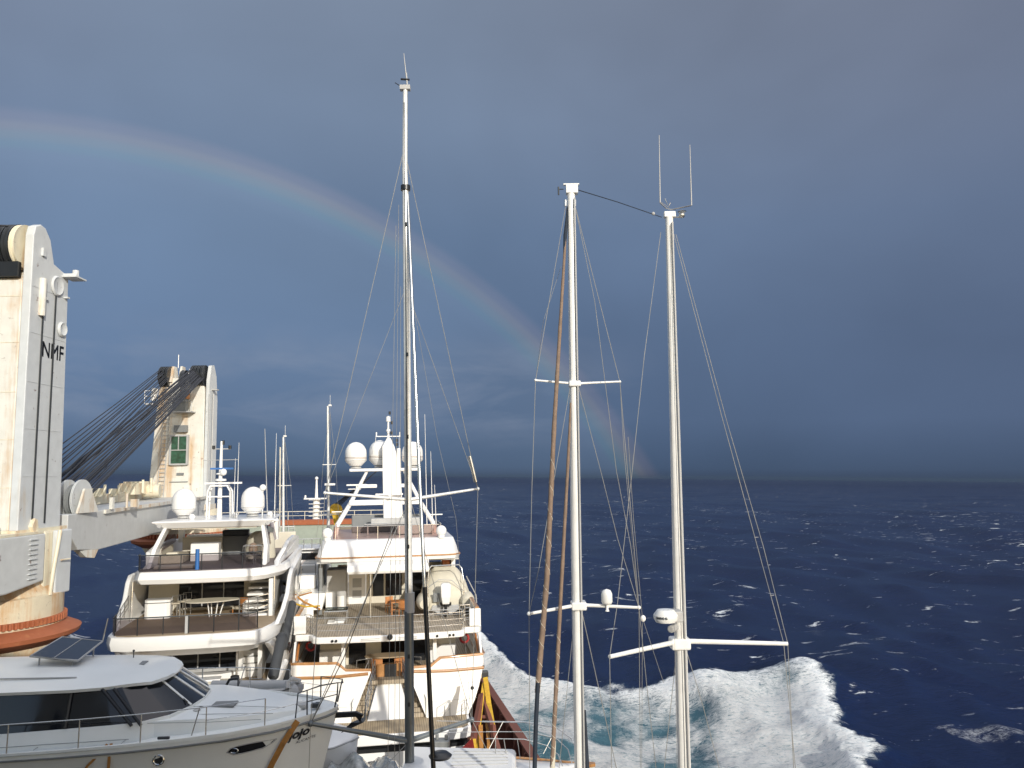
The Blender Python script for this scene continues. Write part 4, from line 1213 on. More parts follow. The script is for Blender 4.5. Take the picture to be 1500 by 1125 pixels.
# hull below
rings = []
for v in (3.0, 6, 10, 14, 18, 22, 25, 28):
    b = hb2(v)
    up = max(0, v-8)*.03
    L = [(-2.6, .25), (-2.0, .75), (-1.2, .9), (-.4, .97), (.35, 1.0)]
    lv2 = ((-.1, 1.0), (-1.0, .98), (-3.0, .93), (-4.6, .80), (-5.5, .3))
    rings.append([(c0-b*k, v, w+up) for w, k in lv2]+[(c0+b*k, v, w+up) for w, k in reversed(lv2)])
MB().loft(rings, closed=False).build('hull', 'gelcoat', Y2, smooth=30)
MB().box(-2.6, 3.2, 7.6, 20, -.1, 2.0).build('saloon', 'gelcoat', Y2)
MB().box(-2.4, 3.0, 4.5, 20, -2.7, -1.0).build('cabin_block', 'gelcoat', Y2)
# cockpit level
MB().planZ([(-3.0, 6), (-3.1, -.3), (-2.5, -1.1), (2.7, -1.1), (3.3, -.3), (3.7, 2), (3.9, 6)], -3.2, -2.75).build('cockpit_deck', 'gelcoat', Y2, bevel=.08)
MB().planZ([(-2.9, 6), (-3.0, -.2), (-2.4, -.95), (2.6, -.95), (3.15, -.2), (3.5, 2), (3.7, 6)], -2.745, -2.72).build('cockpit_decking', 'tan_floor', Y2)
MB().box(-2.9, 2.0, 4.3, 4.45, -2.72, -.75).build('cockpit_glass_door', 'dark_window', Y2)
mb = MB()
for x in (-1.35, -.1, .95, 1.9):
    mb.box(x-.03, x+.03, 4.26, 4.30, -2.6, -.85)
mb.box(-2.9, 2.0, 4.24, 4.30, -2.6, -2.45)
mb.build('door_frame', 'light_grey', Y2)
mb = MB().box(1.95, 2.2, 3.6, 4.4, -2.72, -.85).box(3.0, 3.2, 2.6, 4.4, -2.72, -.9).box(2.2, 3.1, 4.3, 4.4, -2.72, -.85)
for i in range(6):
    mb.box(2.2, 3.0, 3.1+.2*i, 4.3, -2.72+.3*i, -2.45+.3*i)
mb.build('cockpit_stairs', 'gelcoat', Y2)
MB().planZ([(-2.2, 3.4), (-2.2, 2.6), (1.2, 2.4), (2.4, 2.9), (2.4, 3.3), (1.2, 3.0)], -2.72, -2.35).build('cockpit_seat', 'gelcoat', Y2, bevel=.05)
MB().tube([(2.15, 1.6, -2.7), (2.15, 1.6, -.75)], .05, 8).build('pillar', 'steel', Y2, smooth=40)
# side wings sweeping up forward on both sides (the starboard one shows)
for s, nm in ((1, 'starboard'), (-1, 'port')):
    u = lambda k, v: c0 + s*(hb2(v)-k)
    pr = [(1.9, -.05), (3.2, .55), (4.4, 1.15), (5.0, 1.9), (5.6, 2.2), (13, 2.35), (20, 2.2), (20, 0), (9, -.1), (4.0, -.35)]
    fr = [(u(0, v), v, w) for v, w in pr]
    bk = [(u(.22, v), v, w) for v, w in pr]
    n = len(pr)
    wing = MB().add(fr+bk, [tuple(range(n)), tuple(range(2*n-1, n-1, -1))]+[(i, (i+1) % n, n+(i+1) % n, n+i) for i in range(n)]).build('side_wing', 'gelcoat', Y2, smooth=30, bevel=.05)
    ov = []
    for k in range(20):
        a = 2*math.pi*k/20
        v = 7.4+1.0*math.cos(a)
        ov.append((u(-.015, v), v, 1.15+.8*math.sin(a)+.3*math.cos(a)))
    MB().add(ov, [tuple(range(20))]).build('oval_window', 'dark_window', wing)
    fw = [(9.3, 1.4), (12, 1.9), (19, 2.0), (19, 1.2), (12, .9), (9.8, .8)]
    MB().add([(u(-.02, v), v, w) for v, w in fw], [tuple(range(6))]).build('side_window', 'dark_window', wing)
    lw = [(3.9, -1.25), (6.5, -.75), (12, -.6), (12, -1.9), (5.0, -2.1)]
    MB().add([(c0+s*(hb2(v)*.985+.02), v, w) for v, w in lw], [tuple(range(5))]).build('hull_window', 'dark_window', Y2)
    # sweeping support down to the cockpit
    MB().loft([[(c0+s*3.45, .9, -.7), (c0+s*3.2, .9, -.7), (c0+s*3.2, 2.4, -.7), (c0+s*3.6, 2.4, -.7)], [(c0+s*3.7, 3.0, -1.8), (c0+s*3.4, 3.0, -1.8), (c0+s*3.4, 4.6, -1.8), (c0+s*3.85, 4.6, -1.8)], [(c0+s*3.5, 2.0, -2.8), (c0+s*3.2, 2.0, -2.8), (c0+s*3.2, 5.2, -2.8), (c0+s*3.85, 5.2, -2.8)]]).build('quarter_support', 'gelcoat', Y2, bevel=.08)
    MB().tube([(c0+s*3.5, .3, -2.6), (c0+s*3.75, 1.6, -2.5), (c0+s*3.95, 4, -2.3)], .16, 8).build('quarter_coaming', 'gelcoat', Y2, smooth=40)
# aft saloon wall
mb = MB().box(-3.3, -1.75, 7.4, 7.6, .02, 2.0).box(1.65, 2.0, 7.4, 7.6, .02, 2.0).box(-1.75, 1.65, 7.35, 7.6, .02, .14)
mb.each('aft_wall', 'cream_panel', Y2)
gd = MB().box(-1.75, 1.65, 7.45, 7.52, .14, 2.0).build('glass_door', 'dark_window', Y2)
MB().box(-.58, -.52, 7.42, 7.45, .14, 2.0).box(.55, .6, 7.42, 7.45, .14, 2.0).build('door_frame', 'light_grey', gd)
mb = MB()
for i in range(8):
    mb.box(2.05, 3.5-.04*i, 4.3+.42*i, 7.9, .02+.29*i, .14+.29*i)
mb.build('fly_stairs', 'gelcoat', Y2, bevel=.02)
MB().box(2.0, 2.1, 4.4, 7.6, .02, .7).box(3.3, 3.5, 4.2, 8, .02, 1.9).each('stair_side', 'gelcoat', Y2)
mb = MB()
for q in (1.0, .72, .45, .2):
    mb.tube([(1.9, 3.9, q), (2.35, 3.8, q), (3.3, 4.1, q+.15), (3.5, 5.0, q+.5)], .022, 6)
for p in ((1.9, 3.9, 0), (2.35, 3.8, 0), (2.8, 3.9, 0), (3.3, 4.1, 0.05)):
    mb.tube([p, (p[0], p[1], 1.05)], .025, 6)
mb.build('stair_rail', 'steel', Y2, smooth=40)
for x in (-3.35, 3.55):
    MB().tube([(x, 4.3, .02), (x, 4.4, 2.0)], .05, 8).build('pillar', 'steel', Y2, smooth=40)


def glass_rail(parent, pts, h, nper, name='glass_rail'):
    mb, fr = MB(), MB()
    P = [Vector(p) for p in pts]
    for i in range(len(P)-1):
        a, b = P[i], P[i+1]
        mb.add([a+Vector((0, 0, .04)), b+Vector((0, 0, .04)), b+Vector((0, 0, h-.05)), a+Vector((0, 0, h-.05))], [(0, 1, 2, 3)])
    o = mb.build(name, 'smoked_glass', parent)
    fr.tube([p+Vector((0, 0, h)) for p in P], .03, 8)
    q = []
    L = sum((b-a).length for a, b in zip(P, P[1:]))
    for k in range(nper):
        d = L*k/(nper-1)
        for a, b in zip(P, P[1:]):
            l = (b-a).length
            if d <= l+1e-5:
                q.append(a.lerp(b, min(d/l, 1)))
                break
            d -= l
    for p in q:
        fr.tube([p, p+Vector((0, 0, h))], .025, 6)
    fr.build('rail_frame', 'dark_steel', o, smooth=40)
    return o


glass_rail(Y2, [(-3.35, 1.7, .02), (-3.2, .75, .02), (-2.9, .45, .02), (2.9, .42, .02), (3.1, .6, .02), (3.15, .9, .02)], .78, 8)
railing(Y2, [(-3.35, 1.8, .02), (-3.4, 3.0, .3), (-3.45, 4.2, .6)], .75, 4, (1, .6, .3), .02, 'steel')
MB().box(.0, .12, .36, .48, .02, .8).build('rail_gate_post', 'light_grey', Y2)
MB().tube([(-3.5, .4, -.1), (-3.35, .5, .85)], .03, 6).build('flag_staff', 'steel', Y2)
# flybridge
def flyr(w, k, dv):
    P = [(-3.35, 16), (-3.3, 4.6), (-3.1, 3.6), (-2.8, 3.1)]+[(u, 3.0-.08*(1-(u/2.6)**2)) for u in (-1.5, 0, 1.5)]+[(2.7, 3.05), (3.3, 3.5), (3.75, 4.4), (4.05, 5.4), (4.2, 7), (4.2, 16)]
    return [(c0+(u-c0)*k, v+(dv if v < 15 else 0), w) for u, v in P]
fl = MB().loft([flyr(1.92, .90, .35), flyr(1.98, .955, .1), flyr(2.2, 1.0, 0), flyr(2.52, .975, .06), flyr(2.56, .95, .1)]).build('flybridge', 'gelcoat', Y2, smooth=30)
MB().planZ([(p[0], p[1]) for p in flyr(0, .93, .15)], 2.565, 2.58).build('decking', 'mauve_floor', fl)
MB().planZ([(p[0], p[1]) for p in flyr(0, .86, .5)], 1.90, 1.918).each('soffit', 'cream_panel', fl)
# coamings of the flybridge, rising forward
for s in (-1, 1):
    bx = 3.0 if s < 0 else 3.75
    pr = [(4.3, 2.5), (5.2, 2.75), (6.2, 3.3), (8, 3.55), (12, 3.6), (15.5, 3.3), (15.5, 2.5)]
    MB().extrude([(c0*0+s*(bx+(.25 if v > 6 else 0)), v, w) for v, w in pr], (-s*.25, 0, 0)).build('coaming', 'gelcoat', fl, bevel=.08)
MB().box(-3.0, 3.8, 15.2, 15.5, 2.5, 3.6).build('front_coaming', 'cream_panel', fl, bevel=.05)
glass_rail(fl, [(-3.0, 4.2, 2.57), (-2.85, 3.35, 2.57), (-2.65, 3.2, 2.57), (2.75, 3.2, 2.57), (3.0, 3.4, 2.57)], .80, 8)
for s in (-1, 1):
    x0 = -2.75 if s < 0 else 3.15
    MB().loft([[(x0, 4.3, 2.6), (x0-s*.22, 4.3, 2.6), (x0-s*.22, 5.8, 2.6), (x0, 5.8, 2.6)],
               [(x0-s*.05, 5.2, 3.5), (x0-s*.27, 5.2, 3.5), (x0-s*.27, 6.2, 3.5), (x0-s*.05, 6.2, 3.5)],
               [(x0-s*.35, 6.2, 4.55), (x0-s*.55, 6.2, 4.55), (x0-s*.55, 7.2, 4.55), (x0-s*.35, 7.2, 4.55)]]).build('hardtop_leg', 'gelcoat', fl, bevel=.05)
    MB().add([(x0-s*.3, 6.0, 3.3), (x0-s*.55, 7.3, 4.5), (x0-s*.3, 10.5, 4.5), (x0-s*.1, 10.5, 3.5)], [(0, 1, 2, 3)]).build('side_screen', 'smoked_glass', fl)
    MB().box(min(x0-s*.1, x0-s*.35), max(x0-s*.1, x0-s*.35), 11.2, 11.8, 3.4, 4.5).build('hardtop_strut', 'gelcoat', fl)
ht = MB().loft([[(-2.3, 6.2, 4.5), (2.75, 6.2, 4.5), (2.7, 12.3, 4.6), (-2.2, 12.3, 4.6)], [(-2.95, 5.9, 4.84), (3.4, 5.9, 4.84), (3.1, 12.6, 4.84), (-2.6, 12.6, 4.84)], [(-2.85, 6.05, 4.9), (3.3, 6.05, 4.9), (3.0, 12.5, 4.9), (-2.5, 12.5, 4.9)]]).build('hardtop', 'gelcoat', Y2, bevel=.03)
for x in (-2.55, 3.0):
    MB().lathe((x, 6.02, 4.68), [(0, -.04), (.12, -.04), (.12, .04), (0, .04)], 14, 'Y').each('speaker', 'light_grey', ht)
MB().box(-2.0, 2.4, 6.3, 12, 4.44, 4.495).each('soffit', 'cream_panel', ht)
dome(ht, (-1.95, 9, 5.15), .66, 1.45)
dome(ht, (1.83, 9, 5.15), .66, 1.48)
o = MB().ball((2.2, 10.5, 6.55), .2, 14).tube([(2.2, 10.5, 4.9), (2.2, 10.5, 6.5)], .04).build('gps_dome', 'gelcoat', ht, smooth=50)
mb = MB()
for v in (8.8, 9.6):
    mb.tube([(-.68, v, 4.9), (-.66, v, 6.4), (-.5, v, 6.72), (.4, v, 6.72), (.58, v, 6.4), (.62, v, 4.9)], .055, 8)
mb.tube([(-.66, 8.8, 6.1), (.6, 8.8, 6.1)], .04, 8)
hoop = mb.build('mast_hoop', 'gelcoat', ht, smooth=50)
MB().tube([(-.05, 9.2, 4.9), (-.02, 9.2, 9.3)], .15, 10, .07).lathe((-.02, 9.2, 6.95), [(.05, 0), (.32, .05), (.32, .16), (.05, .2)], 16).lathe((-.02, 9.2, 7.35), [(.05, 0), (.28, .03), (.25, .1), (.05, .12)], 16).build('signal_mast', 'gelcoat', hoop, smooth=40)
MB().box(-.85, 1.2, 8.95, 9.1, 6.82, 6.92).build('radar_scanner', 'gelcoat', hoop)
MB().box(-.6, .68, 9.1, 9.25, 7.66, 7.76).build('blue_bar', 'blue_part', hoop)
MB().tube([(-1.0, 9.2, 8.2), (.95, 9.2, 8.22)], .018).tube([(-.5, 9.2, 8.85), (.5, 9.2, 8.85)], .03).build('yard', 'light_grey', hoop)
for x in (-.45, .45):
    MB().tube([(x, 9.2, 8.85), (x, 9.2, 9.05)], .09, 10).build('navigation_light', 'black', hoop, smooth=40)
MB().tube([(.08, 9.2, 9.1), (.08, 9.2, 9.35)], .07, 10).build('navigation_light', 'black', hoop, smooth=40)
MB().ball((.15, 9.0, 7.5), .2, 12).build('camera_ball', 'gelcoat', hoop, smooth=50)
for x, y, w1 in ((.95, 9, 9.2), (2.95, 10, 9.8), (.7, 9.5, 8.3)):
    MB().tube([(x, y, 4.9), (x+.03, y, w1)], .025, 6, .01).build('whip_aerial', 'gelcoat', ht)
for x, y in ((.95, 8.2), (-1.3, 8.0), (2.75, 9.5)):
    MB().ball((x, y, 5.02), .17, 12).build('small_dome', 'gelcoat', ht, smooth=50)
railing(ht, [(1.1, 7.5, 4.9), (3.0, 7.5, 4.9), (3.0, 11.5, 4.9)], .35, 5, (1,), .02)


def on2(name, label, cat, loc, rz=0, group=None):
    return thing(name, label, cat, loc, rz, group, base=F2)


# on the aft deck of the left yacht
t = on2('glass_table', 'large leaf shaped table with splayed white legs on the left yacht aft deck', 'table', (.45, 4.9, .02), .12)
pts = []
for k in range(26):
    a = 2*math.pi*k/26
    pts.append((1.38*math.cos(a), .80*math.sin(a)*(1-.25*math.cos(a))))
MB().planZ(pts, .80, .84).build('table_top', 'seat_leather', t, bevel=.01)
MB().planZ([(x*.95, y*.93) for x, y in pts], .843, .852).build('top_inlay', 'canvas', t)
for x, y in ((-.25, -.15), (.25, -.15), (-.1, .2), (.55, .1)):
    MB().tube([(x*.6, y, 0), (x, y*1.5, .8)], .03, 8).build('leg', 'gelcoat', t)
t = on2('deck_bar', 'white rounded bar cabinet with two chrome bands on the left of the aft deck', 'cabinet', (-2.25, 5.1, .02))
MB().planZ([(-.62, .45), (-.62, -.2), (-.45, -.36), (.45, -.36), (.62, -.2), (.62, .45)], 0, .95).build('body', 'gelcoat', t, bevel=.05)
for z in (.12, .82):
    MB().tube([(-.63, .4, z), (-.63, -.2, z), (-.45, -.375, z), (.45, -.375, z), (.63, -.2, z), (.63, .4, z)], .018, 6).build('chrome_band', 'dark_steel', t)
MB().box(-.6, .6, -.3, .4, .953, .98).build('counter_top', 'light_grey', t, bevel=.01)
g = 'bar stools beside the white cabinet'
for k, lab in enumerate(('chrome bar stool next to the white bar cabinet, nearest to it', 'middle chrome bar stool beside the white bar cabinet', 'chrome bar stool farthest from the white bar cabinet, by the wall')):
    t = on2('bar_stool', lab, 'stool', (-1.42+.16*k, 5.2+.55*k, .02), .1, g)
    MB().box(-.2, .2, -.2, .2, .68, .74).build('seat', 'beige_cushion', t, bevel=.02)
    MB().tube([(-.2, .2, .74), (-.2, .22, 1.05), (.2, .22, 1.05), (.2, .2, .74)], .02, 6).build('backrest', 'steel', t)
    for x in (-.18, .18):
        for y in (-.18, .18):
            MB().tube([(x*1.15, y*1.15, 0), (x, y, .68)], .018, 6).build('leg', 'steel', t)
t = on2('deck_chair', 'low wooden chair with beige cushion right of the leaf shaped table', 'chair', (1.75, 5.4, .02), -.5)
MB().box(-.3, .3, -.3, .3, .25, .38).build('seat', 'beige_cushion', t, bevel=.03)
MB().box(-.3, .3, .26, .36, .38, .78).build('backrest', 'orange_wood', t, bevel=.02)
for x in (-.27, .27):
    for y in (-.27, .27):
        MB().box(x-.02, x+.02, y-.02, y+.02, 0, .25).build('leg', 'orange_wood', t)
# on its flybridge
t = on2('wet_bar', 'white wet bar block in the middle of the flybridge under the hardtop', 'cabinet', (-.55, 8.2, 2.58))
MB().box(-.75, .75, -.4, .4, 0, .95).build('body', 'gelcoat', t, bevel=.04)
MB().box(-.72, .72, -.37, .37, .953, .98).build('counter_top', 'light_grey', t)
t = on2('lounge_sofa', 'long beige sofa along the left side of the flybridge', 'sofa', (-2.1, 8.2, 2.58))
MB().box(-.65, .6, -1.3, 1.6, 0, .42).build('seat', 'beige_cushion', t, bevel=.06)
MB().box(-.75, -.5, -1.3, 1.6, .42, .85).build('backrest', 'seat_leather', t, bevel=.06)
MB().box(-.3, .3, -1.2, -.7, .42, .6).build('cushion', 'canvas', t, bevel=.08)
t = on2('fly_cabinet', 'pale cabinet wall behind the wet bar on the flybridge', 'cabinet', (-1.0, 10.3, 2.58))
MB().box(-1.2, 1.0, -.15, .15, 0, 1.15).build('body', 'seat_leather', t, bevel=.03)
MB().box(-1.22, 1.02, -.17, .17, 1.153, 1.18).build('counter_top', 'cream_panel', t)
t = on2('helm_console', 'dark helm console with windscreen under the hardtop of the left yacht', 'console', (.65, 11.2, 2.58))
MB().box(-.9, .9, -.5, .4, 0, 1.15).build('body', 'mid_grey', t, bevel=.08)
MB().box(-.75, .75, -.45, .1, 1.155, 1.5).build('instrument_hood', 'dark_steel', t, bevel=.06)
t = on2('covered_seat', 'tall helm seats under a beige canvas cover on the right of the flybridge', 'covered seats', (2.35, 8.8, 2.58))
rn = random.Random(8)
rings = []
for z, k in ((0, 1.0), (.5, .97), (1.0, .9), (1.35, .72), (1.5, .35)):
    rings.append([(.85*k*math.cos(2*math.pi*q/14)+rn.uniform(-.04, .04), .8*k*math.sin(2*math.pi*q/14), z) for q in range(14)])
MB().loft(rings).build('cover', 'canvas', t, smooth=50)
MB().box(-.6, .6, -.5, .5, .003, .12).build('base', 'mid_grey', t)
t = on2('deck_gear', 'small steel rack with brown bag and hoses on the right of the flybridge', 'rack', (2.3, 5.6, 2.58))
for x in (-.45, .1, .5):
    for y in (-.4, .4):
        MB().tube([(x, y, 0), (x, y, .95)], .018, 6).build('post', 'steel', t)
MB().tube([(-.45, -.4, .95), (.5, -.4, .95), (.5, .4, .95), (-.45, .4, .95), (-.45, -.4, .95)], .018, 6).tube([(-.45, -.4, .5), (.5, -.4, .5)], .015, 6).build('rail', 'steel', t)
MB().ball((0, .1, .75), .24, 12, 1.4).build('bag', 'brown_cover', t, smooth=50)
MB().tube([(-.5, -.2, .45), (0, -.3, .62), (.4, -.1, .4), (.1, .2, .5)], .05, 8).build('hose', 'dark_steel', t, smooth=50)
o = MB().box(-1.2, .9, -.35, .35, 0, .16).build('sun_pad', 'canvas', None, bevel=.05, mtx=F2 @ Matrix.Translation((-1.1, 4.3, 2.60)))
tag(o, 'pale sun pad lying on the flybridge floor behind the smoked rail', 'sun pad')
o = MB().tube([(0, 0, 0), (0, 0, 1.0)], .1, 10).build('rolled_flag', 'blue_part', None, smooth=40, mtx=F2 @ Matrix.Translation((-.05, 3.1, 2.62)))
tag(o, 'rolled blue flag tied upright to the flybridge rail', 'flag')
# heap of white deck pads and lines in the cockpit
t = on2('pad_stack', 'untidy stack of white cushions lying in the cockpit of the left yacht', 'cushions', (1.0, .6, -2.72))
for k in range(6):
    rz = (-.12, .1, -.05, .2, -.2, .06)[k]
    q = [(x*math.cos(rz)-y*math.sin(rz)+(.1, -.15, .05, -.1, .12, -.2)[k], x*math.sin(rz)+y*math.cos(rz)) for x, y in ((-.8, -.35), (.8, -.35), (.8, .35), (-.8, .35))]
    MB().planZ(q, .003+.105*k, .10+.105*k).build('cushion', 'gelcoat' if k % 2 else 'canvas', t, bevel=.03)
t = on2('capstan', 'dark steel capstan with chain standing in the cockpit of the left yacht', 'capstan', (2.25, .4, -2.72))
MB().lathe((0, 0, 0), [(.25, 0), (.25, .1), (.12, .2), (.12, .5), (.2, .6), (.2, .7), (.05, .75)], 16).build('drum', 'dark_steel', t, smooth=40)
for k in range(3):
    MB().ball((-.3+.2*k, -.3, .12+.1*k), .11, 10).build('fender_ball', 'mid_grey', t, smooth=50)

# ================================================================== CABIN CRUISER IN THE SHADE (bottom left)
CRL, CRZ = (-4.3187, 20.0, 16.5177), R(-86)      # x = starboard (towards us), y = bow, origin at the stem head
CR = thing('cabin_cruiser', 'pale grey cabin cruiser in shade at the bottom left, tilted solar panel on its roof', 'motor boat', CRL, CRZ)
FC = frame(CRL, CRZ)


def b0(s):      # half beam at distance s aft of the stem
    return float(np.interp(s, [0, .08, .2, .45, .75, 1.28, 2.2, 3.2, 4.2, 5.5, 13], [.02, .2, .40, .66, .92, 1.33, 1.80, 2.06, 2.17, 2.22, 2.2]))


def sheer(s):
    return float(np.interp(s, [0, 1, 3, 5, 7, 13], [0, -.055, -.07, -.14, -.20, -.38]))


def cr_x(v, w):
    """half beam of the hull side at local (v, w)"""
    s = -(v - .25*min(w, 0))
    return b0(max(s, 0))*(1+.13*w)


rings = []
for s_ in (0, .04, .08, .14, .2, .3, .45, .6, .75, 1.0, 1.28, 1.7, 2.2, 2.7, 3.2, 4.2, 5.5, 7, 9, 11, 13):
    sh = sheer(s_)
    ws = [sh, sh-.13, sh-.16, -.7, -1.1, -1.5, -1.9]
    half = []
    for i, w in enumerate(ws):
        k = 1.012 if i == 1 else 1
        half.append((b0(s_)*(1+.13*w)*k, -s_+.25*w*min(1, 1/(1+s_*.05)), w))
    half.append((.02, -s_-.6, -2.4))
    rings.append([(-x, y, z) for x, y, z in half]+[(x, y, z) for x, y, z in reversed(half)])
n = len(rings[0])
MB().loft(rings, closed=False).build('hull', 'gelcoat_grey', CR, smooth=35)
# gunwale strake
for s in (-1, 1):
    MB().tube([(s*(b0(q)*(1+.13*(sheer(q)-.12))+.01), -q, sheer(q)-.12) for q in (0.03, .1, .2, .45, .75, 1.28, 2.2, 3.2, 4.2, 5.5, 7, 9, 13)], .028, 8).build('rub_strake', 'mid_grey', CR, smooth=50)
    MB().tube([(s*(cr_x(-q, -.42+sheer(q))+.004), -q-.05, sheer(q)-.38) for q in (3.2, 4.2, 5.5, 7, 9, 13)], .015, 6).build('hull_line', 'light_grey', CR, smooth=50)
# deck
rings = []
for q in (0.02, .1, .2, .45, .75, 1.28, 2.2, 3.2, 4.2, 5.5, 7, 9, 13):
    b, sh = b0(q)*.992, sheer(q)-.01
    rings.append([(b*t, -q, sh+.035*(1-t*t)) for t in (-1, -.93, -.6, -.2, .2, .6, .93, 1)])
MB().loft(rings, closed=False).build('side_deck', 'gelcoat_grey', CR, smooth=35)
MB().loft([[(u*.99, v, w) for u, v, w in ((-b0(q), -q, sheer(q)), (-b0(q), -q, sheer(q)+.05), (-b0(q)+.06, -q, sheer(q)+.05), (-b0(q)+.06, -q, sheer(q)))] for q in (.45, .75, 1.28, 2.2, 3.2, 4.2, 5.5, 7, 9, 13)]).build('toe_rail', 'gelcoat_grey', CR)
MB().loft([[(u*.99, v, w) for u, v, w in ((b0(q), -q, sheer(q)), (b0(q), -q, sheer(q)+.05), (b0(q)-.06, -q, sheer(q)+.05), (b0(q)-.06, -q, sheer(q)))] for q in (.45, .75, 1.28, 2.2, 3.2, 4.2, 5.5, 7, 9, 13)]).build('toe_rail', 'gelcoat_grey', CR)
# raised foredeck
rings = []
for q, b, h in ((.85, .30, .02), (.95, .45, .10), (1.5, .85, .16), (2.3, 1.25, .22), (3.2, 1.5, .30), (4.4, 1.62, .34)):
    rings.append([(-b-.08, -q, sheer(q))]+[(b*t, -q, sheer(q)+h+.05*(1-t*t)) for t in (-1, -.6, 0, .6, 1)]+[(b+.08, -q, sheer(q))])
MB().loft(rings).build('foredeck', 'gelcoat_grey', CR, smooth=35)
hz = MB().planZ([(.15, -2.35), (.62, -2.35), (.62, -2.9), (.15, -2.9)], .2, .245)
hz.build('deck_hatch', 'mid_grey', CR, bevel=.02)
MB().planZ([(1.05, -2.75), (1.2, -2.75), (1.35, -3.9), (1.2, -3.9)], .10, .155).build('vent_grille', 'mid_grey', CR)
MB().planZ([(1.32, -4.0), (1.45, -4.02), (1.45, -4.15), (1.32, -4.17)], .10, .17).build('cleat', 'dark_steel', CR, bevel=.01)
MB().planZ([(-.1, -.75), (.22, -.75), (.18, -1.05), (-.1, -1.05)], .0, .10).build('windlass_lid', 'light_grey', CR, bevel=.03)
# superstructure: window band, windscreen, roof
lo = [(1.80, -13, -.02), (1.80, -7, .15), (1.78, -4.7, .24), (1.70, -4.1, .26), (1.35, -3.55, .30), (.70, -3.28, .32), (0, -3.2, .32)]
hi = [(1.58, -13, .98), (1.58, -7, .99), (1.52, -4.9, .97), (1.40, -4.6, .95), (1.0, -4.3, .94), (.5, -4.15, .94), (0, -4.1, .94)]
def mir(L):
    return L + [(-x, y, z) for x, y, z in reversed(L[:-1])]
ha, hb_ = mir(lo), mir(hi)
MB().loft([ha, hb_], closed=False).build('window_band', 'dark_window', CR, smooth=20)
MB().loft([[(x*1.10, y+.03, z-.50) for x, y, z in ha], [(x*1.03, y+.012, z-.10) for x, y, z in ha], [(x*1.008, y+.01, z) for x, y, z in ha], [(x*.96, y-.06, z+.004) for x, y, z in ha]], closed=False).build('cabin_base', 'gelcoat_grey', CR, smooth=30)
mb = MB()
for i in (5, 6, 7, 8):
    a, b = Vector(ha[i]), Vector(hb_[i])
    mb.tube([a*1.004, b*1.004], .035, 6)
mb.each('windscreen_frame', 'gelcoat_grey', CR, smooth=50)
mb = MB()
for q0, q1 in ((-5.6, -5.6), (-8.3, -8.3), (-4.2, -4.95), (-4.0, -4.7)):
    mb.tube([(1.80, q0, .22), (1.575, q1, .96)], .035, 6)
mb.each('window_pillar', 'black', CR, smooth=50)
mb = MB()
mb.box(-.9, .9, -6.6, -6.1, .3, .75).box(.3, .8, -7.4, -7.0, .3, .9)
mb.each('saloon_seat', 'beige_cushion', CR)
rings = []
for q, b, zc in ((3.88, .25, .86), (3.93, .62, .885), (4.1, 1.0, .93), (4.4, 1.32, 1.0), (4.9, 1.58, 1.08), (5.6, 1.72, 1.16), (7, 1.76, 1.22), (9, 1.76, 1.24), (13, 1.72, 1.2)):
    e = .90 if q < 4.2 else .95
    top = [(b*t, -q, e+.05+(zc-e)*(1-abs(t)**2.2)*1.0) for t in (-1, -.9, -.6, -.3, 0, .3, .6, .9, 1)]
    bot = [(b*t, -q, e-.02) for t in (.98, .5, 0, -.5, -.98)]
    rings.append(top+bot)
rf = MB().loft(rings).build('roof', 'gelcoat_grey', CR, smooth=40)
MB().planZ([(-.45, -4.72), (-.05, -4.68), (-.05, -4.98), (-.45, -5.02)], 1.06, 1.115).build('roof_hatch', 'mid_grey', rf, bevel=.01)
MB().tube([(1.15, -5.7, 1.13), (1.22, -7, 1.17), (1.22, -9, 1.2), (1.2, -12, 1.2)], .018, 6).build('grab_rail', 'light_grey', rf, smooth=50)
MB().tube([(-.75, -5.2, 1.08), (-.75, -5.2, 1.3)], .012, 6).ball((-.75, -5.2, 1.3), .03, 8).box(-.8, -.7, -5.25, -5.15, 1.07, 1.12).build('aerial_mount', 'dark_steel', rf)
sp = MB().add([(-.95, -7.05, 1.66), (-1.0, -6.08, 1.52), (.42, -6.02, 1.36), (.42, -7.1, 1.50), (-.95, -7.05, 1.62), (-1.0, -6.08, 1.48), (.42, -6.02, 1.32), (.42, -7.1, 1.46)],
              [(0, 1, 2, 3), (7, 6, 5, 4), (0, 4, 5, 1), (1, 5, 6, 2), (2, 6, 7, 3), (3, 7, 4, 0)]).build('solar_panel', 'solar_cell', CR)
c_ = [Vector(p) for p in ((-.95, -7.05, 1.645), (-1.0, -6.08, 1.505), (.42, -6.02, 1.345), (.42, -7.1, 1.485))]
MB().tube(c_+[c_[0]], .028, 6).tube([(c_[0]+c_[1])/2+Vector((0, 0, .02)), (c_[2]+c_[3])/2+Vector((0, 0, .02))], .012, 6).build('panel_frame', 'light_grey', sp)
mb = MB()
for p in ((.3, -6.2, 1.34), (.3, -6.95, 1.45), (-.8, -6.2, 1.5)):
    mb.tube([p, (p[0], p[1], 1.12)], .018, 6)
mb.each('panel_leg', 'light_grey', sp)
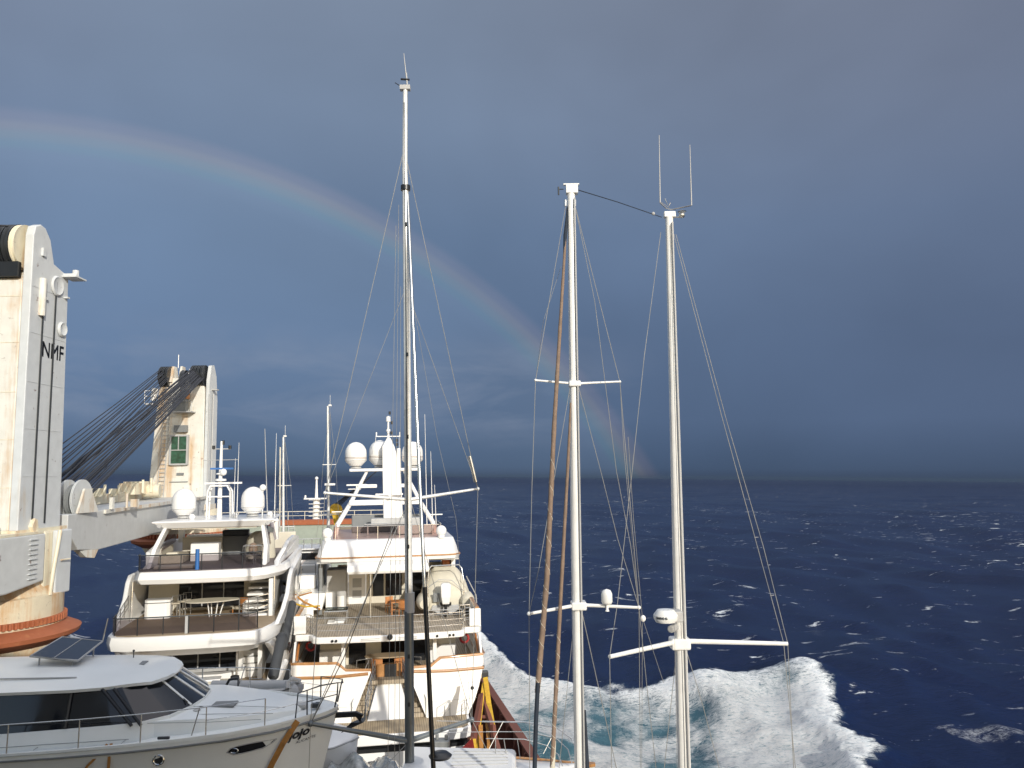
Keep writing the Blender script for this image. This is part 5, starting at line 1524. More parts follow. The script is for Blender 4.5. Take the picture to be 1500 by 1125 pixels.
# fittings on deck, seams and wipers
for x0, q0, x1, q1 in ((.25, -4.22, .75, -3.42), (-.3, -4.22, -.75, -3.42)):
    MB().tube([(x0, q0+.04, .92), ((x0+x1)/2, (q0+q1)/2+.05, .63), (x1, q1+.06, .40)], .012, 6).build('wiper', 'black', CR)
for x in (.55, 1.0, 1.42):
    MB().tube([(x, -.95-.4*x, sheer(1.5)+.2), (x*1.12, -2.6, .265-.10*(x-.5)), (x*1.15, -4.0, .30-.06*x)], .006, 5).build('deck_seam', 'mid_grey', CR)
for q in (4.3, 6.1, 7.9):
    MB().tube([(1.80, -q, sheer(q)+.06), (2.08, -q, sheer(q)+.055)], .006, 5).build('deck_seam', 'mid_grey', CR)
MB().tube([(1.93, -4.2, -.02), (1.94, -6, -.06), (1.94, -8, -.12), (1.94, -12, -.22)], .007, 5).build('deck_seam', 'mid_grey', CR)
for q in (3.45, 7.4):
    MB().box(b0(q)-.14, b0(q)-.08, -q-.13, -q+.13, sheer(q)+.05, sheer(q)+.11).build('side_cleat', 'dark_steel', CR, bevel=.02)
MB().lathe((.9, -3.1, .235), [(.06, 0), (.09, .02), (.05, .05), (.0, .055)], 14).build('mushroom_vent', 'light_grey', CR, smooth=50)
# hull windows and writing
pts = [(-1.22, -.37), (-1.30, -.43), (-1.50, -.52), (-1.92, -.56), (-2.08, -.55), (-2.20, -.47), (-2.12, -.39), (-1.95, -.36), (-1.6, -.35)]
hw = MB().add([(cr_x(v, w)+.012, v, w) for v, w in pts], [tuple(range(len(pts)))]).build('hull_window', 'dark_window', CR)
MB().tube([(cr_x(v, w)+.012, v, w) for v, w in pts+pts[:1]], .014, 6).build('frame', 'light_grey', hw)
v, w = -2.05, -.455
ring = [(cr_x(v, w)+.03, v+.085*math.cos(a), w+.05*math.sin(a)) for a in [2*math.pi*k/16 for k in range(17)]]
MB().tube(ring, .012, 6).build('port_ring', 'steel', hw, smooth=50)
v, w = -3.54, -.455
ph = MB().add([(cr_x(v, w)+.015, v+.10*math.cos(2*math.pi*k/18), w+.09*math.sin(2*math.pi*k/18)) for k in range(18)], [tuple(range(18))]).build('porthole', 'dark_window', CR)
MB().tube([(cr_x(v, w)+.02, v+.11*math.cos(2*math.pi*k/18), w+.10*math.sin(2*math.pi*k/18)) for k in range(19)], .022, 6).build('frame', 'steel', ph, smooth=50)
def onhull(v0, w0):
    return lambda a, b: (cr_x(v0+a, w0+b)+.035, v0+a, w0+b+a*.10)
letter_mb('jojo', .26, onhull(-.99, -.47), shear=.35, bold=.010).build('name_letters', 'black', CR)
letter_mb('ALICANTE', .085, onhull(-.86, -.60), shear=.2).build('port_letters', 'dark_steel', CR)
# rails
def crp(q, side=1, dx=-.05, dz=0):
    return (side*(b0(q)+dx), -q, sheer(q)+.05+dz)
for sd in (1, -1):
    st = [1.45, 2.62, 3.9, 5.15, 6.6, 8.2]
    base = [crp(q, sd) for q in st]
    for i, p in enumerate(base):
        if i == 1:
            MB().tube([(p[0], p[1]+.02, p[2]), (p[0]-sd*.02, p[1]+.02, p[2]+.58), (p[0]-sd*.02, p[1]-.12, p[2]+.6), (p[0], p[1]-.28, p[2])], .016, 8).build('stanchion', 'steel', CR, smooth=50)
        else:
            MB().tube([p, (p[0]-sd*.02, p[1], p[2]+.58)], .015, 8).build('stanchion', 'steel', CR, smooth=50)
    MB().tube([(x-sd*.02, y, z+.58) for x, y, z in base[1:]], .013, 8).build('hand_rail', 'steel', CR, smooth=50)
    MB().tube([(x-sd*.02, y, z+.58) for x, y, z in base[:2]], .009, 6).build('life_line', 'steel', CR)
    MB().tube([(x-sd*.02, y, z+.30) for x, y, z in [crp(.5, sd)]+base[:2]], .007, 6).build('life_line', 'steel', CR)
MB().tube([crp(.62, 1), crp(.62, 1, -.02, .56), crp(.35, 1, -.02, .58), (0.28, .02, .60), (.26, .0, .28), (.22, -.06, .02)], .018, 8).build('pulpit', 'dark_steel', CR, smooth=50)
MB().tube([crp(.55, -1), crp(.55, -1, -.02, .50), (-.25, .05, .55), (-.22, -.06, .02)], .018, 8).build('pulpit', 'dark_steel', CR, smooth=50)
MB().tube([crp(.62, 1, -.02, .30), (0.28, .0, .33)], .012, 8).tube([crp(.85, 1), crp(.8, 1, -.02, .55), crp(.62, 1, -.02, .56)], .016, 8).tube([(-.25, .05, .55), (-.02, .1, .52), (.28, .02, .60)], .012, 8).build('pulpit_bar', 'dark_steel', CR, smooth=50)
MB().box(.16, .30, -.62, -.42, .03, .13).box(.0, .1, -.55, -.45, .03, .10).build('bow_cleat', 'dark_steel', CR, bevel=.01)
# anchor in its bow roller
an = MB().loft([[(-.05, -.1, -.17), (.05, -.1, -.17), (.05, -.1, -.29), (-.05, -.1, -.29)], [(-.05, .42, -.16), (.05, .42, -.16), (.05, .42, -.28), (-.05, .42, -.28)], [(-.05, .60, -.24), (.05, .60, -.24), (.04, .52, -.40), (-.04, .52, -.40)]]).build('anchor', 'black', CR, bevel=.01)
MB().add([(0, .66, .12), (.26, .62, -.36), (.0, .05, -.66), (-.26, .62, -.36), (0, .66, -.36), (0, .30, -.42)],
         [(0, 1, 4), (0, 4, 3), (1, 2, 5), (3, 5, 2), (1, 5, 4), (4, 5, 3), (1, 4, 5), (1, 0, 4)]).build('fluke', 'black', an)

# lashing straps over the cruiser's side
def strap(label, px, mat, group, w=.07, rz=0):
    """px = world ship-frame points"""
    o0 = px[0]
    t = Vector(o0)
    mb = MB()
    P = [Vector(p)-t for p in px]
    for a, b in zip(P, P[1:]):
        d = (b-a).normalized()
        sv = d.cross(Vector((0, 1, 0))).normalized()*w/2
        nn = d.cross(sv).normalized()*.006
        mb.add([a-sv-nn, a+sv-nn, a+sv+nn, a-sv+nn, b-sv-nn, b+sv-nn, b+sv+nn, b-sv+nn],
               [(0, 1, 2, 3), (7, 6, 5, 4), (0, 4, 5, 1), (1, 5, 6, 2), (2, 6, 7, 3), (3, 7, 4, 0)])
    o = mb.build('lashing_strap', mat, None, mtx=frame(t))
    return tag(o, label, 'strap', group)
gs = 'orange lashing straps holding the cabin cruiser'
strap('frayed orange strap from the cruiser rail down past its black name letters', [at(436, 1056, 18.95), at(415, 1088, 18.75), at(399, 1118, 18.7), at(375, 1170, 18.6)], 'orange_strap', gs, .13)
strap('straight orange strap hanging from the cruiser rail, right of its slanting twin', [at(163, 1089, 17.72), at(160, 1108, 17.6), at(157, 1150, 17.55)], 'orange_strap', gs, .06)
strap('orange strap slanting down to the left from the cruiser rail near the porthole', [at(157, 1090, 17.72), at(146, 1104, 17.6), at(128, 1122, 17.55), at(110, 1150, 17.5)], 'orange_strap', gs, .05)

# ================================================================== SLOOP with the bare silver mast (bottom centre)
SLO = at(600, 1112, 20.5)
SL = thing('sloop', 'sailing sloop with tall silver mast toned dark below for shade, white foredeck at the bottom', 'sailing boat', SLO)
o = SLO


def line(name, parent, pts, r, mat, off, n=5, r1=None, smooth=40, flat=1.0):
    return MB().tube(pts, r, n, r1, flat).build(name, mat, parent, off, smooth=smooth)


MD = 20.5
top, jt, base = at(593.5, 132, MD), at(599, 895, MD), at(600, 1128, MD)
m = MB().tube([base-Vector((0, 0, 1.4)), base, jt], .118, 20).build('mast', 'shaded_spar', SL, o, smooth=40)
MB().tube([jt, at(596, 460, MD), at(594, 290, MD), at(593, 250, MD), top], [.098, .092, .084, .072, .066], 20).build('upper_mast', 'mast_alu', m, o, smooth=40)
MB().tube([at(592, 150, MD-.07), at(594.5, 460, MD-.1), at(597.5, 890, MD-.105)], .012, 6).build('mast_track', 'dark_steel', m, o)
for y_ in (330, 520, 640, 800, 960, 1030):
    MB().box(*(lambda q: (q.x-.02, q.x+.035, q.y-.13, q.y-.08, q.z-.05, q.z+.05))(at(594.5+(y_-130)*.0058, y_, MD))).build('cleat', 'dark_steel', m, o)
MB().tube([at(600, 868, MD), at(600, 897, MD)], .125, 16).build('mast_collar', 'light_grey', m, o, smooth=40)
MB().tube([at(594, 272, MD), at(594, 279, MD)], .13, 12).build('band', 'black', m, o, smooth=40)
a = at(593.5, 132, MD)
MB().box(a.x-.14, a.x+.14, a.y-.08, a.y+.08, a.z, a.z+.12).tube([a+Vector((.06, 0, .1)), a+Vector((.03, 0, .5))], .02).build('masthead', 'light_grey', m, o)
MB().tube([a+Vector((.03, 0, .4)), at(591.5, 78, MD)], .018, 5, .008).build('whip_aerial', 'light_grey', m, o)
MB().tube([a+Vector((.12, 0, .3)), a+Vector((-.12, 0, .32))], .03).tube([a+Vector((-.1, 0, .1)), a+Vector((-.28, 0, .22))], .012).build('wind_vane', 'black', m, o)
# spreaders
s1c, s1l, s1r = at(600, 1085, MD), at(455, 1060, 19.2), at(691, 1054, 21.4)
s2c, s2l, s2r = at(599, 732, MD), at(476, 722, 19.6), at(700, 716, 21.2)
for nm, a, b, r0, mt in (('lower', s1c, s1l, .075, 'shaded_spar'), ('lower', s1c, s1r, .075, 'shaded_spar'), ('upper', s2c, s2l, .05, 'mast_alu'), ('upper', s2c, s2r, .05, 'mast_alu')):
    MB().tube([a, b], r0, 10, r0*.6).ball(b, r0*.95, 8).build('spreader', mt, SL, o, smooth=40)
W = 'wire'
shr = at(592, 217, MD)
ll = [
    ([shr, s2l, s1l, at(452, 1140, 19.0)], .009), ([shr, s2r, s1r, at(734, 1140, 21.4)], .009),
    ([at(597, 415, MD), s2l], .006), ([at(598, 430, MD), s2r], .007),
    ([at(598, 735, MD), s1l], .010), ([at(602, 735, MD), s1r], .008),
    ([at(580, 330, MD-.2), at(574, 700, MD-.4), at(568, 1130, MD-.7)], .006),
    ([at(584, 300, MD), at(580, 740, MD-.1), at(578, 1130, MD-.3)], .006),
    ([at(587, 420, MD), at(585, 1130, MD-.2)], .006),
    ([at(600, 1085, MD), at(548, 1140, MD-.6)], .009),
    ([at(606, 450, MD), at(640, 640, MD+.5), at(668, 760, MD+.6), at(690, 1054, MD+.9)], .005),
]
for p, r in ll:
    line('rigging_wire', SL, p, r, W, o)
line('rigging_wire', SL, [s1l, at(503, 965, 19.6), at(577, 770, 20.3)], .012, 'dark_steel', o)
MB().tube([at(688, 668, 21.15), at(697, 706, 21.2)], .055, 10).build('turnbuckle', 'steel', SL, o, smooth=40)
MB().tube([at(597, 285, MD), at(612, 640, MD-.8), at(622, 860, MD-1.2)], .045, 12).build('furled_stay', 'steel', SL, o, smooth=40)
MB().tube([at(622, 860, MD-1.2), at(635, 1128, MD-1.7)], .055, 12).build('furling_foil', 'black', SL, o, smooth=40)
dk = at(645, 1110, MD-1.5)
MB().lathe(dk, [(.02, 0), (.24, 0), (.27, .05), (.18, .12), (.02, .13)], 20).build('furling_drum', 'black', SL, o, smooth=40)
# hull: bow to the right, just a strip of deck shows
xb, yb = 1.72, 20.55
ZD = 14.5
zb = ZD + .28
rise = lambda d: .28*(1-min(d, 4)/4)
rings = []
for d, hbm in ((0, .03), (.4, .30), (1.0, .65), (2.0, 1.15), (3.2, 1.6), (4.2, 1.8), (4.75, 1.8)):
    cx, cy = xb - d*.985, yb - d*.02
    z = ZD + rise(d)
    L = []
    for k in (-1, -.94, -.5, 0, .5, .94, 1):
        L.append((cx, cy+hbm*k, z+.10*(1-k*k)*(1 if abs(k) < .9 else 0)))
    for k, dz in ((.98, -.4), (.85, -1.0), (.4, -1.6), (-.4, -1.6), (-.85, -1.0), (-.98, -.4)):
        L.append((cx-(.25*(-dz) if d == 0 else 0), cy+hbm*k, z+dz))
    rings.append(L)
MB().loft(rings).build('hull', 'gelcoat', SL, o, smooth=30)
MB().planZ([(xb-2.5, yb-.15), (xb-4.2, yb-.2), (xb-4.2, yb+.2), (xb-2.5, yb+.15)], ZD-2.9, ZD-1.4).build('keel', 'navy_cover', SL, o)
c = Vector((-1.9, 20.6, 0))
MB().planZ([(c.x-.9, c.y-1.1), (c.x+1.9, c.y-.75), (c.x+1.9, c.y+.75), (c.x-.9, c.y+1.1)], ZD+.02, ZD+.50).build('coach_roof', 'gelcoat', SL, o, bevel=.1)
for i in range(5):
    MB().tube([(c.x+.3, c.y-.45+.25*i, ZD+.51), (c.x+1.7, c.y-.38+.21*i, ZD+.51)], .012, 5).build('grab_strip', 'light_grey', SL, o)
MB().loft([[(xb-.1, yb-.2, zb+.02), (xb+.25, yb-.05, zb+.02), (xb+.25, yb+.05, zb+.02), (xb-.1, yb+.2, zb+.02)], [(xb-.1, yb-.2, zb+.09), (xb+.25, yb-.05, zb+.09), (xb+.25, yb+.05, zb+.09), (xb-.1, yb+.2, zb+.09)]]).build('bow_plank', 'teak_varnish', SL, o)
for s in (-1, 1):
    MB().tube([(xb-d*.985, yb-d*.02+s*hbm*.97, ZD+.05+rise(d)) for d, hbm in ((.05, .05), (.4, .30), (1.0, .65), (2.0, 1.15), (3.2, 1.6), (4.2, 1.8), (4.75, 1.8))], .03, 6).build('toe_rail', 'teak_varnish', SL, o, smooth=40)
# pulpit and lifelines
pu = [at(706, 1057, 21.6), at(770, 1058, 21.5), at(815, 1066, 21.2), at(838, 1082, 20.8), at(846, 1102, 20.4), at(846, 1120, 20.1)]
MB().tube(pu, .018, 8).tube([at(712, 1072, 21.6), at(775, 1072, 21.4), at(815, 1082, 21), at(832, 1098, 20.7), at(838, 1118, 20.3)], .012, 6).tube([at(712, 1082, 21.5), at(768, 1083, 21.3), at(800, 1092, 21.0), at(818, 1106, 20.6), at(824, 1122, 20.3)], .012, 6).build('pulpit', 'steel', SL, o, smooth=40)
for a, b in (((726, 1078), (726, 1110)), ((737, 1057), (716, 1098)), ((758, 1084), (762, 1112)), ((815, 1066), (796, 1104)), ((738, 1082), (742, 1108))):
    MB().tube([at(*a, 21.2), at(*b, 20.9)], .010, 6).build('stanchion', 'wire', SL, o)
line('life_line', SL, [at(640, 1056, 21.8), pu[0]], .007, 'steel', o)
line('life_line', SL, [at(640, 1073, 21.8), at(712, 1072, 21.6)], .007, 'steel', o)

# ================================================================== SCHOONER: two white masts, brown furled sails
SO = Vector((2.2, 18.8, 9.4))
SH = thing('schooner', 'big sailing yacht with two white masts and long brown furled headsails before the wake', 'sailing boat', SO)
o = SO
rings = []
for d, hbm in ((0, .05), (1.5, .9), (4, 1.9), (7, 2.5), (11, 2.7), (15, 2.4), (18, 1.9)):
    cx, cy = -.6+d*.50, 14.6+d*.866
    if d == 0:
        cx, cy = -.6, 14.6
    L = [(cx-hbm*.866*k, cy+hbm*.5*k, 9.4+(.10 if abs(k) < .9 else 0)) for k in (-1, -.9, 0, .9, 1)]
    L += [(cx-hbm*.866*k, cy+hbm*.5*k, 9.4+dz) for k, dz in ((.9, -.9), (.35, -1.9), (-.35, -1.9), (-.9, -.9))]
    rings.append(L)
MB().loft(rings).build('hull', 'gelcoat', SH, o, smooth=30)
# mast nearer the bow
D2 = 18.3
m2b, m2t = at(850, 1128, D2), at(836.5, 284, D2)
full = m2b + (m2b-m2t).normalized()*((m2b.z-9.45)/((m2t-m2b).normalized().z))
m2 = MB().tube([full, at(844, 800, D2), m2t], [.124, .120, .094], 20).build('mast', 'mast_white', SH, o, smooth=40)
MB().tube([at(857, 1040, D2-.1), at(859, 1128, D2-.1)], [.02, .07], 8).build('shade_strip', 'navy_cover', m2, o)  # dark strip drawn for the shading on the mast's right edge
MB().tube([at(841.5, 290, D2-.13), at(856.0, 1128, D2-.15)], .022, 6).build('mast_track', 'light_grey', m2, o)  # grey track line also draws the shading edge down the mast
MB().tube([at(833, 300, D2-.08), at(845.5, 1128, D2-.1)], .010, 6).tube([at(840, 300, D2-.08), at(853, 1128, D2-.12)], .008, 6).each('halyard', 'light_grey', m2, o)
a = m2t
MB().box(a.x-.12, a.x+.16, a.y-.1, a.y+.1, a.z, a.z+.22).box(a.x-.18, a.x+.20, a.y-.04, a.y+.04, a.z+.22, a.z+.25).build('masthead', 'mast_white', m2, o)
MB().tube([a+Vector((-.18, 0, .12)), a+Vector((-.30, 0, .12))], .012).tube([a+Vector((-.30, 0, -.02)), a+Vector((-.30, 0, .18))], .02).build('wind_vane', 'dark_steel', m2, o)
for xx in (828, 842):
    MB().tube([at(xx, 293, D2), at(xx, 302, D2)], .035, 8).build('shroud_terminal', 'steel', m2, o)
uc, ul, ur = at(841.5, 562, D2), at(784.5, 557, D2-.5), at(908, 559, D2+.3)
lc, l_l, lr = at(847.5, 886, D2), at(775, 899, D2-.9), at(936, 890, D2-.2)
for a, b, r0 in ((uc, ul, .030), (uc, ur, .030), (lc, l_l, .042), (lc, lr, .042)):
    MB().tube([a, b], r0, 10, r0*.75).ball(b, r0*1.1, 8).build('spreader', 'mast_white', SH, o, smooth=40)
MB().box(uc.x-.14, uc.x+.14, uc.y-.16, uc.y+.16, uc.z-.08, uc.z+.06).box(lc.x-.17, lc.x+.17, lc.y-.2, lc.y+.2, lc.z-.1, lc.z+.08).each('spreader_root', 'mast_white', m2, o, bevel=.03)
# mast farther aft
D3 = 22.0
m3b, m3t = at(1003, 1128, D3), at(980, 318, D3)
full = m3b + (m3b-m3t).normalized()*((m3b.z-9.45)/((m3t-m3b).normalized().z))
m3 = MB().tube([full, at(996, 900, D3), at(983, 420, D3), m3t], [.18, .165, .125, .11], 20).build('mast', 'mast_white', SH, o, smooth=40)
MB().tube([at(985, 325, D3-.16), at(1009.5, 1128, D3-.22)], .028, 6).build('mast_track', 'light_grey', m3, o)  # track line doubling as the shading edge of this mast
MB().tube([at(977, 330, D3-.1), at(997, 1128, D3-.18)], .012, 6).tube([at(981.5, 330, D3-.12), at(1004, 1128, D3-.19)], .010, 6).each('halyard', 'light_grey', m3, o)
a = m3t
MB().box(a.x-.15, a.x+.18, a.y-.1, a.y+.1, a.z-.02, a.z+.15).build('masthead', 'mast_white', m3, o, bevel=.02)
MB().tube([at(967, 297, D3), at(976, 305, D3), at(984, 307, D3), at(1012, 301, D3)], .02, 8).tube([at(968, 296, D3), at(980, 304, D3), at(974, 291, D3)], .014).tube([at(980, 301, D3), at(982, 297, D3)], .012).build('aerial_bracket', 'steel', m3, o)
MB().tube([at(967, 297, D3), at(965.5, 198, D3)], .020, 6, .010).build('whip_aerial', 'light_grey', m3, o)
MB().tube([at(1013, 301, D3), at(1010.5, 212, D3)], .020, 6, .010).build('whip_aerial', 'light_grey', m3, o)
MB().ball(at(999, 315, D3), .09, 10).lathe(at(999, 310, D3), [(.02, .05), (.13, 0), (.02, .03)], 12).tube([at(985, 318, D3), at(999, 318, D3)], .02).build('anchor_light', 'steel', m3, o)
tc3, tl3, tr3 = at(995.5, 939, D3), at(893, 962, 20.0), at(1154, 943, 21.7)
for b in (tl3, tr3):
    MB().tube([tc3, b], .068, 12, .052).build('spreader', 'mast_white', SH, o, smooth=40)
MB().box(tc3.x-.26, tc3.x+.26, tc3.y-.25, tc3.y+.25, tc3.z-.2, tc3.z+.1).build('spreader_root', 'mast_white', m3, o, bevel=.05)
rd = at(975, 902, D3-.5)
rb_ = MB().lathe((rd.x, rd.y, rd.z), [(.02, -.16), (.26, -.16), (.32, -.06), (.32, .04), (.22, .16), (.02, .19)], 28).build('radar', 'mast_white', m3, o, smooth=40)
MB().box(rd.x, rd.x+.45, rd.y-.1, rd.y+.4, rd.z-.16, rd.z+.12).tube([at(982, 922, D3-.4), at(990, 918, D3-.1)], .10, 10).build('radar_bracket', 'light_grey', rb_, o, bevel=.03)
letter_mb('SIMRAD 4G', .085, lambda q, b: (rd.x-.3+.62*q+.02, rd.y-math.sqrt(max(.327**2-(-.28+.62*q)**2, .005))-.004, rd.z-.05+b), bold=.004).build('radar_letters', 'navy_cover', rb_, o)
rdm = at(889, 878, D2-.15)
e = MB().lathe((rdm.x, rdm.y, rdm.z-.10), [(.05, -.16), (.03, -.12), (.03, -.02), (.10, 0), (.125, .05), (.125, .22), (.09, .30), (.01, .33)], 20).build('radome', 'mast_white', SH, o, smooth=50)
# furled headsails: brown wrap, dark at the foot
def furled(pts, rr, mat, foot, rf_, footmat):
    s = MB()
    P = [Vector(p) for p in pts]
    fine, rad = [], []
    N = 60
    for k in range(N+1):
        t = k/N*(len(P)-1)
        i = min(int(t), len(P)-2)
        fine.append(P[i].lerp(P[i+1], t-i))
        q = t/(len(P)-1)
        r0 = float(np.interp(q*(len(P)-1), range(len(P)), rr))
        rad.append(r0*(1+.05*math.sin(k*2.3)+.05*math.sin(k*5.1)))
    so = s.tube(fine, rad, 10).build('furled_sail', mat, SH, o, smooth=60)
    MB().tube(foot, rf_, 10).build('sail_foot', footmat, so, o, smooth=60)
    h = MB()
    F = [Vector(p) for p in fine]
    ring = []
    for k in range(140):
        t = k/139*N
        i = min(int(t), N-1)
        c = F[i].lerp(F[i+1], t-i)
        rr2 = rad[i]*1.08
        ring.append(c+Vector((math.cos(k*1.1)*rr2, math.sin(k*1.1)*rr2, 0)))
    h.tube(ring[int(len(ring)*.55):], .006, 4).build('furling_line', 'canvas', so, o)
furled([at(831, 306, D2), at(824, 420, 18.0), at(812, 620, 17.5), at(801, 850, 17.0), at(787, 1015, 16.6)], [.025, .036, .050, .058, .056], 'brown_cover',
       [at(788, 1000, 16.6), at(785, 1060, 16.5), at(783, 1130, 16.4), at(780, 1230, 16.2)], .045, 'navy_cover')
furled([at(836, 590, D2-.15), at(832, 680, D2-.2), at(820, 900, 17.7), at(813, 1040, 17.3), at(808, 1135, 17.1)], [.022, .036, .043, .046, .042], 'brown_cover',
       [at(811, 1085, 17.25), at(809, 1130, 17.1), at(808, 1180, 17)], .052, 'canvas')
MB().tube([at(832, 303, D2), at(828, 345, D2-.1), at(826, 385, D2-.2)], [.03, .045, .02], 8).build('sail_head', 'navy_cover', SH, o, smooth=50)
ww = [
    ([at(829, 300, D2), ul, at(779, 720, D2-.8), l_l, at(776, 1135, D2-1.2)], .008),
    ([at(842, 300, D2), ur, at(926, 770, D2), lr, at(948, 1010, D2+.3), at(962, 1135, D2+.3)], .008),
    ([at(842, 300, D2), at(871, 440, D2), at(903, 690, D2), at(924, 800, D2), lr], .007),
    ([at(836, 562, D2), at(812, 700, D2-.5), at(790, 830, D2-.8), l_l], .007),
    ([at(847, 565, D2), at(880, 690, D2), at(905, 790, D2), lr], .007),
    ([at(851, 890, D2), at(905, 1135, D2)], .009), ([at(843, 890, D2), at(818, 1135, D2)], .007),
    ([at(908, 559, D2+.3), at(914, 660, D2+.3), at(935, 890, D2-.2)], .006),
    ([at(936, 892, D2-.2), at(938, 1135, D2+.1)], .007),
    ([at(822, 390, D2), at(796, 470, D2-.2), ul], .005),
    ([at(968, 340, D3), at(944, 520, D3-.8), at(926, 690, D3-1.3), at(905, 880, 20.3), tl3, at(896, 1135, 19.6)], .009),
    ([at(990, 343, D3), at(1064, 615, D3), at(1118, 800, 21.8), tr3, at(1163, 1135, 21.5)], .009),
    ([at(987, 343, D3), at(1056, 605, D3), at(1112, 810, 21.8), at(1148, 942, 21.7), at(1166, 1135, 21.3)], .009),
    ([at(1003, 945, D3), at(1030, 1035, D3), at(1056, 1135, D3)], .009), ([at(992, 945, D3), at(972, 1135, D3)], .009),
    ([at(982, 430, D3-.3), at(984, 700, D3-.4), at(992, 1135, D3-.5)], .005),
    ([at(941, 912, D2+.8), at(940, 1135, D2+.9)], .006), ([at(920, 640, D2+.8), at(928, 760, D2+.8), at(941, 905, D2+.8), at(972, 1000, D2+1)], .006),
]
for p, r in ww:
    line('rigging_wire', SH, p, r, W, o)
line('triatic_stay', SH, [at(846, 278, D2), at(905, 296, 20.2), at(969, 318, D3)], .012, 'dark_steel', o)
MB().ball(at(957, 313, 21.5), .05, 8).build('insulator', 'light_grey', SH, o)
MB().ball(at(942, 906, D2+.8), .065, 10, 1.2).build('block', 'gelcoat', SH, o)
for k, (x, y, x2) in enumerate(((1105, 787, 1111), (1128, 872, 1134))):
    MB().tube([at(x, y, 21.9), at(x2, y, 21.9)], .008, 5).build('wire_spacer', 'light_grey', SH, o)

# ================================================================== things behind and between
# small white bow under clear shrink film, beneath the cruiser's anchor
b = at(524, 1100, 24)
NB = thing('small_boat', 'rounded white boat bow under the cruiser anchor with crumpled film behind it', 'boat', b)
rings = []
for d, hbm, dz in ((0, .05, 0), (.15, .45, .02), (.5, .95, .05), (1.2, 1.4, .10), (2.4, 1.6, .15), (4.5, 1.6, .15)):
    L = [(b.x-d, b.y+hbm*k, b.z+.35+dz+.12*(1-k*k)) for k in (-1, -.6, 0, .6, 1)]+[(b.x-d-.1*q, b.y+hbm*k, b.z+.35-q) for k, q in ((.97, .3), (.8, .9), (0, 1.3), (-.8, .9), (-.97, .3))]
    rings.append(L)
MB().loft(rings).build('hull', 'gelcoat', NB, b, smooth=40)
MB().tube([(b.x-3, b.y-1.58, b.z+.45), (b.x-1.2, b.y-1.4, b.z+.42), (b.x-.5, b.y-.95, b.z+.4), (b.x-.1, b.y-.3, b.z+.38), (b.x+.02, b.y, b.z+.37), (b.x-.5, b.y+.95, b.z+.4)], .03, 6).build('rub_strake', 'light_grey', NB, b, smooth=50)
q = at(560, 1108, 23.5)
rn = random.Random(2)
mb = MB()
nx, ny = 30, 14
vs = []
for j in range(ny):
    for i in range(nx):
        u, v = i/(nx-1), j/(ny-1)
        vs.append((q.x-1.3+2.6*u, q.y-1.6+3.2*v, q.z-.75+.75*math.sin(math.pi*min(1, .15+v*.9))+.16*math.sin(u*17+v*9)+.12*rn.random()-.35*u))
mb.add(vs, [(j*nx+i, j*nx+i+1, (j+1)*nx+i+1, (j+1)*nx+i) for j in range(ny-1) for i in range(nx-1)])
fo_ = mb.build('shrink_film', 'wrap_film', None, smooth=60, mtx=frame((0, 0, 0)))
tag(fo_, 'crumpled grey plastic film covering a low boat below the swimming platform', 'plastic film')
# inflatable on the deck behind the cruiser's foredeck
tb = at(400, 1010, 23.5)
TD = thing('inflatable_dinghy', 'grey inflatable dinghy with rope grab line behind the foredeck of the cabin cruiser', 'dinghy', tb, R(-6))
lp = [(-2.1, .55, -.1), (-.6, .6, -.1), (.2, .5, -.06), (.62, .2, .0), (.65, -.1, .0), (.3, -.45, -.06), (-.6, -.6, -.1), (-2.1, -.55, -.1)]
MB().tube(lp, .20, 14).build('tube', 'light_grey', TD, smooth=60)
MB().planZ([(x*.92, y*.9) for x, y, z in lp], -.24, -.1).build('floor', 'gelcoat_grey', TD)
MB().tube([(x, y-.18 if y < 0 else y, z+.12) for x, y, z in lp[4:]], .014, 6).build('grab_line', 'dark_steel', TD)
MB().tube([(.55, -.3, .1), (.5, -.2, .25), (.55, 0, .3), (.75, .15, .2)], .07, 8).build('handle_pad', 'light_grey', TD, smooth=60)
MB().tube([(-1.4, -.2, .0), (-1.25, -.15, .3), (-1.0, -.1, .33), (-.9, -.3, .1)], .04, 8).build('outboard_clamp', 'black', TD, smooth=60)
MB().loft([[(-1.5, -.55, -.1), (.55, -.5, -.1), (.85, 0, -.1), (.55, .5, -.1), (-1.5, .55, -.1)], [(-1.5, -.9, -1.2), (.45, -.7, -1.2), (.7, 0, -1.2), (.45, .7, -1.2), (-1.5, .9, -1.2)]]).build('bow_locker', 'gelcoat_grey', TD, bevel=.15)

# fenders and dark gap between the two motor yachts
gap = [(420, 880, 41), (412, 925, 39), (428, 905, 41), (400, 965, 36)]
for k, (x, y, D, ln, lab) in enumerate(((407, 960, 37, 3.6, 'long light grey fender leaning in the gap, nearest to the left yacht'), (421, 915, 41, 4.6, 'long dark grey fender tube running back through the gap between the yachts'), (429, 850, 50, 3.2, 'short grey fender far back between the two motor yachts'))):
    p = at(x, y, D)
    a = Vector((-.12*ln*.5, ln*.5*.8, ln*.18))
    f = MB().tube([-a, -a*.9, a*.9, a], [.12, .24, .24, .12], 14).build('fender', 'fender_grey', None, smooth=50, mtx=frame(p))
    tag(f, lab, 'fender', 'fenders between the motor yachts')
p = at(440, 950, 39)
tag(MB().box(-.25, .25, -.2, .2, 0, .22).tube([(0, 0, .2), (.1, -.5, -.9)], .04).build('mooring_block', 'dark_steel', None, bevel=.03, mtx=frame(at(435, 1011, 35))), 'black mooring block hanging beside the port quarter of the centre yacht', 'mooring block')
rn = random.Random(11)
